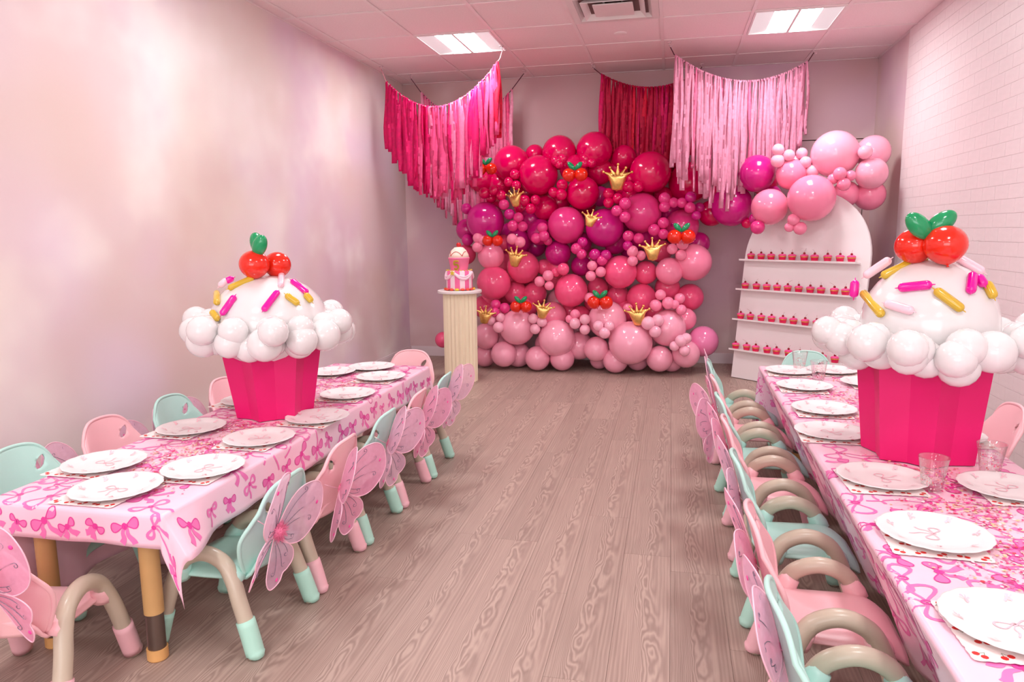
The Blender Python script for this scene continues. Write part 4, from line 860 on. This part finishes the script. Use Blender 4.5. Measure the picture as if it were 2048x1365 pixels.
# ---------------------------------------------------------------- giant balloon cupcakes
M['wrapper'] = pbr('magenta_foam_board', (224, 0, 106), .55, .03, 3)
M['wrapper_in'] = pbr('magenta_board_edge', (232, 70, 140), .6)
def capsule(p, q, r, nip=True):
    p, q = Vector(p), Vector(q); d = (q-p); L = d.length; d = d.normalized(); pts = []; rad = []
    if nip: pts += [p-d*r*1.55, p-d*r*1.2]; rad += [r*.06, r*.13]
    for i in range(6): a = i/5*HP; pts.append(p-d*r*math.cos(a)*.95); rad.append(max(.13*r, r*math.sin(a)))
    pts.append((p+q)/2); rad.append(r*1.02)
    for i in range(6): a = HP-i/5*HP; pts.append(q+d*r*math.cos(a)*.95); rad.append(max(.13*r, r*math.sin(a)))
    if nip: pts += [q+d*r*1.2, q+d*r*1.55]; rad += [r*.13, r*.06]
    return tube(pts, rad, 14)
def cupcake(loc, label, dome_z, dome_r, spr, cher, leaves, ang, ring_seed, top_scale=1, rise=.066):
    t = thing('giant_cupcake', label, 'decoration', loc)
    L = Vector(loc)
    n = 7; fold = []
    for i in range(2*n):
        a = ang+math.pi*i/n; rr = 1.0 if i % 2 == 0 else .80; fold.append((math.cos(a)*rr, math.sin(a)*rr))
    for i in range(2*n):
        (ax, ay), (bx, by) = fold[i], fold[(i+1) % (2*n)]
        b0, b1, h = (.160 if loc[0] < 0 else .178), .214, .275+rise
        vs = [(ax*b0, ay*b0, 0), (bx*b0, by*b0, 0), (bx*b1, by*b1, h), (ax*b1, ay*b1, h)]
        MB().add(*thicken(vs, [(0, 1, 2, 3)], .003)).build('wrapper_panel', M['wrapper'], t, False)
    dz = dome_z-L.z
    d = link('frosting_dome', BMESH['W'], t, (0, 0, dz), None, dome_r)
    rs = random.Random(ring_seed)
    for ringr, z, k, r0, r1, ph in ((.238, .270, 13, .058, .066, 0), (.290, .292, 14, .056, .068, .2), (.262, .318, 13, .050, .060, .4), (.320, .330, 6, .050, .060, .1)):
        for i in range(k):
            a = ph+2*math.pi*i/k+rs.uniform(-.08, .08); r = rs.uniform(r0, r1); rr = ringr+rs.uniform(-.015, .02)
            balloon(t, math.cos(a)*rr, math.sin(a)*rr, z+rise+rs.uniform(-.02, .02), r, 'W', (-math.cos(a), -math.sin(a), 0), 'puff_balloon', .1)
    for x1, y1, z1, x2, y2, z2, c in spr:
        p, q = Vector((x1, y1, z1)), Vector((x2, y2, z2)); r = .0135 if loc[0] < 0 else .0150
        e = lambda v: Vector((v.x/dome_r[0]**2, v.y/dome_r[1]**2, v.z/dome_r[2]**2)).normalized()
        p, q = p+e(p)*r*.9, q+e(q)*r*.9; dd = (q-p)
        if dd.length < .03: q = p+(dd.normalized() if dd.length > 1e-4 else V(0, 0, -1))*.03; dd = q-p
        p2, q2 = p+dd.normalized()*r*.6, q-dd.normalized()*r*.6
        o = MB().add(*capsule(p2+V(0, 0, dz), q2+V(0, 0, dz), r)).build('sprinkle_balloon', BN[c], t)
    for x, y, z, r in cher:
        link('cherry', CHB, t, (x-L.x, y-L.y, z-L.z), (U(-.3, .3), U(-.3, .3), 0), (r*1.05, r*1.05, r))
    for x, y, z, rx, ry in leaves:
        link('leaf', LFB, t, (x-L.x, y-L.y, z-L.z), (rx, ry, 0), (.030*top_scale, .026*top_scale, .050*top_scale))
    return t
cupcake((-1.662, 2.77, ZT+.003), 'giant cupcake of white balloons in magenta wrapper on left table', .90, (.243, .243, .197), SPL,
        [(-1.676, 2.70, 1.146, .058), (-1.630, 2.80, 1.140, .054)], [(-1.640, 2.69, 1.222, .2, .55), (-1.668, 2.72, 1.230, -.2, -.4)], .35, 5)
cupcake((.842, 2.64, ZT+.003), 'giant cupcake of white balloons in magenta wrapper on right table', .945, (.207, .207, .217), SPR,
        [(.850, 2.56, 1.212, .061), (.780, 2.63, 1.208, .057)], [(.772, 2.57, 1.272, .1, -.75), (.838, 2.58, 1.280, .1, .85)], .15, 9, 1.05, .092)

# ================================================================ fringe garlands
def fringe_mat(name, rgb): return pbr(name, rgb, .6, .10, 40, transl=.35, bump=.3)
FM = {'hot': fringe_mat('hot_pink_fabric', (236, 0, 112)), 'pinkr': fringe_mat('bright_pink_fabric', (246, 84, 146)), 'deep': fringe_mat('crimson_fabric', (212, 0, 72)), 'soft': fringe_mat('pale_pink_fabric', (253, 172, 202)), 'mid': fringe_mat('pink_fabric', (250, 132, 176)), 'red': fringe_mat('rose_red_fabric', (240, 10, 70))}
M['cord'] = pbr('dark_cord', (92, 40, 56), .7); M['cord_pink'] = pbr('pink_cord', (250, 190, 200), .6)
def fringe(label, A, B, mid_z, hookA, hookB, n, lenf, colf, cord, wd=.026, layers=2, seed=1, ragged=.06):
    rs = random.Random(seed); A, B = Vector(A), Vector(B); o0 = (A+B)/2
    t = thing('fringe_garland', label, 'garland', o0)
    sag = (A.z+B.z)/2-mid_z
    P = lambda q: A.lerp(B, q)+Vector((0, 0, -sag*4*q*(1-q)))
    path = ([Vector(hookA)] if hookA else [])+[P(i/30) for i in range(31)]+([Vector(hookB)] if hookB else [])
    MB().add(*tube([p-o0 for p in path], .004, 6)).build('cord', M[cord], t)
    ax = (B-A); ax.z = 0; ax.normalize(); nr = Vector((-ax.y, ax.x, 0))
    for ly in range(layers):
        for i in range(n):
            q = (i+.5+rs.uniform(-.3, .3)+.5*ly)/n
            if q > .995: continue
            L = lenf(q)*(1+rs.uniform(-ragged, ragged)*(1 if ly == 0 else 1.6)); w_ = wd*rs.uniform(.75, 1.25)
            p0 = P(q)-o0; K = 9; vs = []; tw0 = rs.uniform(-.5, .5); tw1 = rs.uniform(-.9, .9); sw = rs.uniform(-.018, .018); ph = rs.uniform(0, 6)
            for j in range(K+1):
                v = j/K; wj = w_*(.42+.58*min(1, v*4)); tw = tw0*(1-v)+tw1*v
                c = p0+ax*(sw*v+.005*math.sin(v*7+ph))+nr*((-.012 if ly == 0 else .012)+.008*math.sin(v*6+ph*2))+Vector((0, 0, -L*v))
                d = (ax*math.cos(tw)+nr*math.sin(tw))*wj*.5
                bl = nr*(.006*math.sin(v*9+ph))
                vs += [c-d, c+bl, c+d]
            fs = []
            for j in range(K):
                a = j*3; fs += [(a, a+1, a+4, a+3), (a+1, a+2, a+5, a+4)]
            mb = MB().add(*thicken(vs, fs, .0008)); mb.add(*sphere(p0, .0085, 6, 5, (1, 1, 1.2)))
            mb.build('streamer', FM[colf(q, rs)], t)
    return t
fringe('hot pink fabric fringe garland hanging at the left from the ceiling', (-2.47, 6.22, 2.585), (-1.362, 5.87, 2.632), 2.318, (-2.54, 6.288, 2.705), (-1.34, 5.872, 2.70), 34,
       lambda q: .56+.16*math.sin(q*math.pi)+(.06*q if q < .85 else -.0), lambda q, rs: ('red' if q > .955 else ('hot' if q < .40 else rs.choice(['hot', 'pinkr', 'pinkr', 'pinkr', 'mid']))) if rs.random() > .06 else 'pinkr', 'cord_pink', .050, 2, 3)  # paler strips to the right paint in light from the ceiling panel
fringe('light pink fabric fringe garland behind the hot pink one at the back wall', (-2.335, 6.72, 2.585), (-1.463, 6.78, 2.568), 2.33, (-2.413, 6.668, 2.705), (-1.355, 6.80, 2.705), 30,
       lambda q: .62+.55*max(0, math.sin(min(1, q*1.15+.0)*math.pi))**1.0*.55+.10*(1-abs(q-.5)), lambda q, rs: rs.choice(['mid', 'mid', 'pinkr', 'soft']), 'cord', .036, 2, 5)
fringe('crimson fabric fringe garland hanging behind the balloon wall top', (-.652, 6.76, 2.655), (.21, 6.93, 2.655), 2.53, (-.721, 6.704, 2.705), (.23, 6.95, 2.705), 34,
       lambda q: .62+.14*math.sin(q*3), lambda q, rs: rs.choice(['deep', 'deep', 'deep', 'red', 'hot']), 'cord', .036, 2, 7)
fringe('pale pink fabric fringe garland hanging at the right over the balloons', (-.012, 6.13, 2.640), (1.062, 6.58, 2.625), 2.452, (-.05, 6.10, 2.705), (1.114, 6.658, 2.705), 42,
       lambda q: (.85 if q < .12 else .78+.16*math.exp(-((q-.34)/.16)**2)-.28*max(0, q-.5)), lambda q, rs: rs.choice(['soft']*7+['mid']), 'cord', .036, 2, 9, .10)

# ================================================================ arch board with cupcake shelves
a_, l_ = .717, .131
AO = Vector((.529, 6.43, .0)); W_ = 1.087; VS = 1.035
D = Vector((math.cos(a_), -math.sin(a_), 0)); Bk = Vector((math.sin(a_), math.cos(a_), 0)); Upv = Vector((0, 0, math.cos(l_)))+Bk*math.sin(l_); Fn = Upv.cross(D)*1
if Fn.dot(Vector((0, -1, 0))) < 0: Fn = -Fn
ab = thing('arch_board', 'white arched display board with four shelves leaning beside the balloons', 'display board', AO+Vector((0, 0, .0)))
M['board'] = pbr('white_board', (244, 236, 236), .45, .015, 3)
def brd(u, v, n=0): return D*u+Upv*v+Fn*n
pl = [(0, .006), (W_, .006)]+[(W_/2+W_/2*math.cos(q*math.pi/32), VS+W_/2*math.sin(q*math.pi/32)) for q in range(33)]
n_ = len(pl); MB().add([brd(u, v, 0) for u, v in pl]+[brd(u, v, -.02) for u, v in pl], [tuple(range(n_)), tuple(reversed(range(n_, 2*n_)))]+[((i+1) % n_, i, i+n_, (i+1) % n_+n_) for i in range(n_)]).build('panel', M['board'], ab, False)
SV = (1.02, .77, .513, .255); SD = .075
for v in SV:
    bs = [brd(u, v, n) for u, n in ((-.005, .0005), (W_-.07, .0005), (W_-.07, SD), (-.005, SD))]; dz_ = Vector((0, 0, -.014))
    MB().add(bs+[p+dz_ for p in bs], [(0, 1, 2, 3), (7, 6, 5, 4), (1, 0, 4, 5), (2, 1, 5, 6), (3, 2, 6, 7), (0, 3, 7, 4)]).build('shelf', M['board'], ab, False)
st = MB().add(*box(-.02, .02, -.01, .01, 0, 1.15)); sto = st.build('prop_stand', M['board'], ab, False)
sto.location = D*(W_/2)+Bk*.42; sto.rotation_euler = (math.radians(14), 0, -a_)
M['fav_cup'] = pbr('favor_cup_pink', (236, 22, 88), .35); M['fav_top'] = pbr('favor_frosting_pink', (248, 84, 152), .5); M['fav_band'] = pbr('favor_gold_band', (232, 186, 70), .35, metal=.5); M['fav_cherry'] = pbr('dark_cherry', (150, 8, 28), .2); M['fav_stem'] = pbr('cherry_stem', (170, 120, 110), .6)
fl = lambda t, r, z: r*(1+.035*math.sin(18*t))
F1 = MB().add(*lathe([(0, 0), (.021, 0), (.0235, .002), (.0275, .024), (.0285, .029), (0, .029)], 54, rad=fl)).mesh('cup', M['fav_cup'])
F2 = MB().add(*lathe([(0, .028), (.0300, .028), (.0305, .031), (.0300, .034), (0, .034)], 32)).mesh('band', M['fav_band'])
F3 = MB().add(*lathe([(0, .033), (.0285, .033), (.031, .037), (.030, .042), (.025, .047), (.014, .051), (0, .052)], 40, rad=lambda t, r, z: r*(1+.05*math.sin(9*t)))).mesh('frosting', M['fav_top'])
F4 = MB().add(*sphere((0, 0, .058), .0095, 14, 10)).mesh('cherry', M['fav_cherry'])
F5 = [MB().add(*tube(smooth_path([(0, 0, .066), (s*.004, 0, .076), (s*.012, 0, .086), (s*.016, 0, .088)], 4), .0008, 5)).mesh('stem', M['fav_stem']) for s in (1, -1, 2.2, .2)]
RN = ['top', 'second', 'third', 'bottom']
for ri, v in enumerate(SV):
    for i in range(10):
        u = .085+.098*i+U(-.008, .008)-(.012*ri if i < 5 else .02*ri*(1 if ri else 0)*.5)
        if u > W_-.10: u = W_-.10
        p = AO+brd(u, v, SD*.56)+Vector((0, 0, .0006))
        t = thing('cupcake_favor', 'pink cupcake favor, %s from left on the %s shelf' % (ORD[i], RN[ri]), 'cupcake', p, U(0, 6), 'cupcake favors on the arch board shelves')
        f1 = link('cup', F1, t); link('band', F2, t); f3 = link('frosting', F3, t); c4 = link('cherry', F4, f3); link('stem', random.choice(F5), f3)

# ================================================================ plinth and cake
PX, PY = -1.752, 5.92
M['cream'] = pbr('cream_paper', (247, 234, 204), .7, .02, 4)
t = thing('plinth', 'cream pleated paper plinth with round white top holding the cake', 'plinth', (PX, PY, 0))
NP = 24; vs = []; fs = []
for z, k in ((.0, 1), (.76, 1.0)):
    for i in range(2*NP):
        a = math.pi*i/NP; r = (.143 if i % 2 == 0 else .130)*k; vs.append((r*math.cos(a), r*math.sin(a), z))
for i in range(2*NP): fs.append((i, (i+1) % (2*NP), (i+1) % (2*NP)+2*NP, i+2*NP))
fs += [tuple(reversed(range(2*NP))), tuple(range(2*NP, 4*NP))]
MB().add(vs, fs).build('pleated_column', M['cream'], t, False)
MB().add(*lathe([(0, .76), (.18, .76), (.188, .764), (.188, .781), (.184, .785), (0, .785)], 48)).build('round_top', M['white_metal'], t, auto=40)
ZK = .7855
ck = thing('birthday_cake', 'two tier pink birthday cake with cupcake top and gold five on plinth', 'cake', (PX, PY, ZK))
M['icing_pink'] = pbr('pink_icing', (250, 128, 168), .6); M['icing_cream'] = pbr('cream_icing', (250, 226, 208), .65); M['icing_white'] = pbr('pale_pink_icing', (252, 214, 226), .65); M['gold_icing'] = pbr('gold_icing', (226, 200, 56), .5); M['red_icing'] = pbr('red_swirl', (190, 40, 40), .4); M['coral'] = pbr('coral_petals', (236, 80, 60), .5)
MB().add(*lathe([(0, .004), (.110, .004), (.110, .160), (.106, .166), (0, .166)], 56)).build('lower_tier', stripes_mat(), ck, auto=40)
tb = MB().add(*lathe([(0, .164), (.070, .164), (.088, .262), (.092, .268), (.088, .274), (0, .274)], 40)).build('upper_tier', M['icing_pink'], ck, auto=50)
MB().add(*lathe([(0, .270), (.080, .270), (.086, .276), (.080, .300), (.062, .335), (.036, .358), (0, .364)], 40)).build('frosting', M['icing_cream'], ck)
MB().add(*sphere((0, 0, .378), .021, 18, 12)).build('cherry', pbr('glossy_cherry', (206, 8, 20), .15, coat=.5), ck)
sw = []
for i in range(61):
    a = -math.pi/2-1.25+2.5*i/60; lp = math.sin(i/60*math.pi*4); zz = .305+.018*math.cos(i/60*math.pi*4+.2); a2 = a+.16*lp
    rr = (.086-(zz-.276)*.25 if zz < .3 else .080-(zz-.3)*.514)+.0008; sw.append((math.cos(a2)*rr, math.sin(a2)*rr, zz))
MB().add(*tube(sw, .0028, 6)).build('icing_swirl', M['red_icing'], ck)
# the figure 5
def flat_path(pts, w_, dep):
    return tube(pts, w_, 6)
five = smooth_path([(.020, 0, .074), (-.014, 0, .074), (-.0165, 0, .046), (-.004, 0, .049), (.012, 0, .044), (.0175, 0, .030), (.012, 0, .014), (-.002, 0, .008), (-.018, 0, .013)], 5)
fv = MB()
for i in range(len(five)-1):
    p, q = five[i], five[i+1]; dd = (q-p).normalized(); nn = Vector((-dd.z, 0, dd.x))*.0058; e = dd*.002
    pr4 = [(p-e-nn), (q+e-nn), (q+e+nn), (p-e+nn)]
    fv.add(*prism([(v.x, v.z) for v in pr4], -.004, .002))
fo = fv.build('number_five', M['gold_icing'], ck, False); fo.location = (.003, -.088, .172); fo.rotation_euler = (math.radians(10), 0, .02)
for i in range(4):       # draped swags, gold star and beads
    a0 = -math.pi/2-.15+i*math.pi/2; a1 = a0+math.pi/2
    for k_, r_ in ((0, .012), (1, .008)):
        MB().add(*tube([((.114)*math.cos(a0+(a1-a0)*q/16), .114*math.sin(a0+(a1-a0)*q/16), .152-(.055-.018*k_)*math.sin(math.pi*q/16)) for q in range(17)], r_, 8)).build('swag', M['icing_white'], ck)
for i in range(22):
    a = 2*math.pi*i/22; MB().add(*sphere((.106*math.cos(a), .106*math.sin(a), .168), .0055, 8, 6)).build('gold_bead', M['gold_icing'], ck)
star = [((.024 if i % 2 == 0 else .011)*math.sin(math.pi*i/5), (.024 if i % 2 == 0 else .011)*math.cos(math.pi*i/5)) for i in range(10)]
so = MB().add(*prism(star, -.004, .004)).build('gold_star', M['gold_icing'], ck, False); so.location = (-.025, -.122, .148); so.rotation_euler = (0, 0, -.1)
for i in range(16):
    a = 2*math.pi*i/16+.1; o = MB().add(*sphere((0, 0, 0), .017, 10, 7, (1.2, .8, .62))).build('petal_border', M['coral'] if i % 4 else M['gold_icing'], ck); o.location = (.121*math.cos(a), .121*math.sin(a), .0105); o.rotation_euler = (0, 0, a+HP)
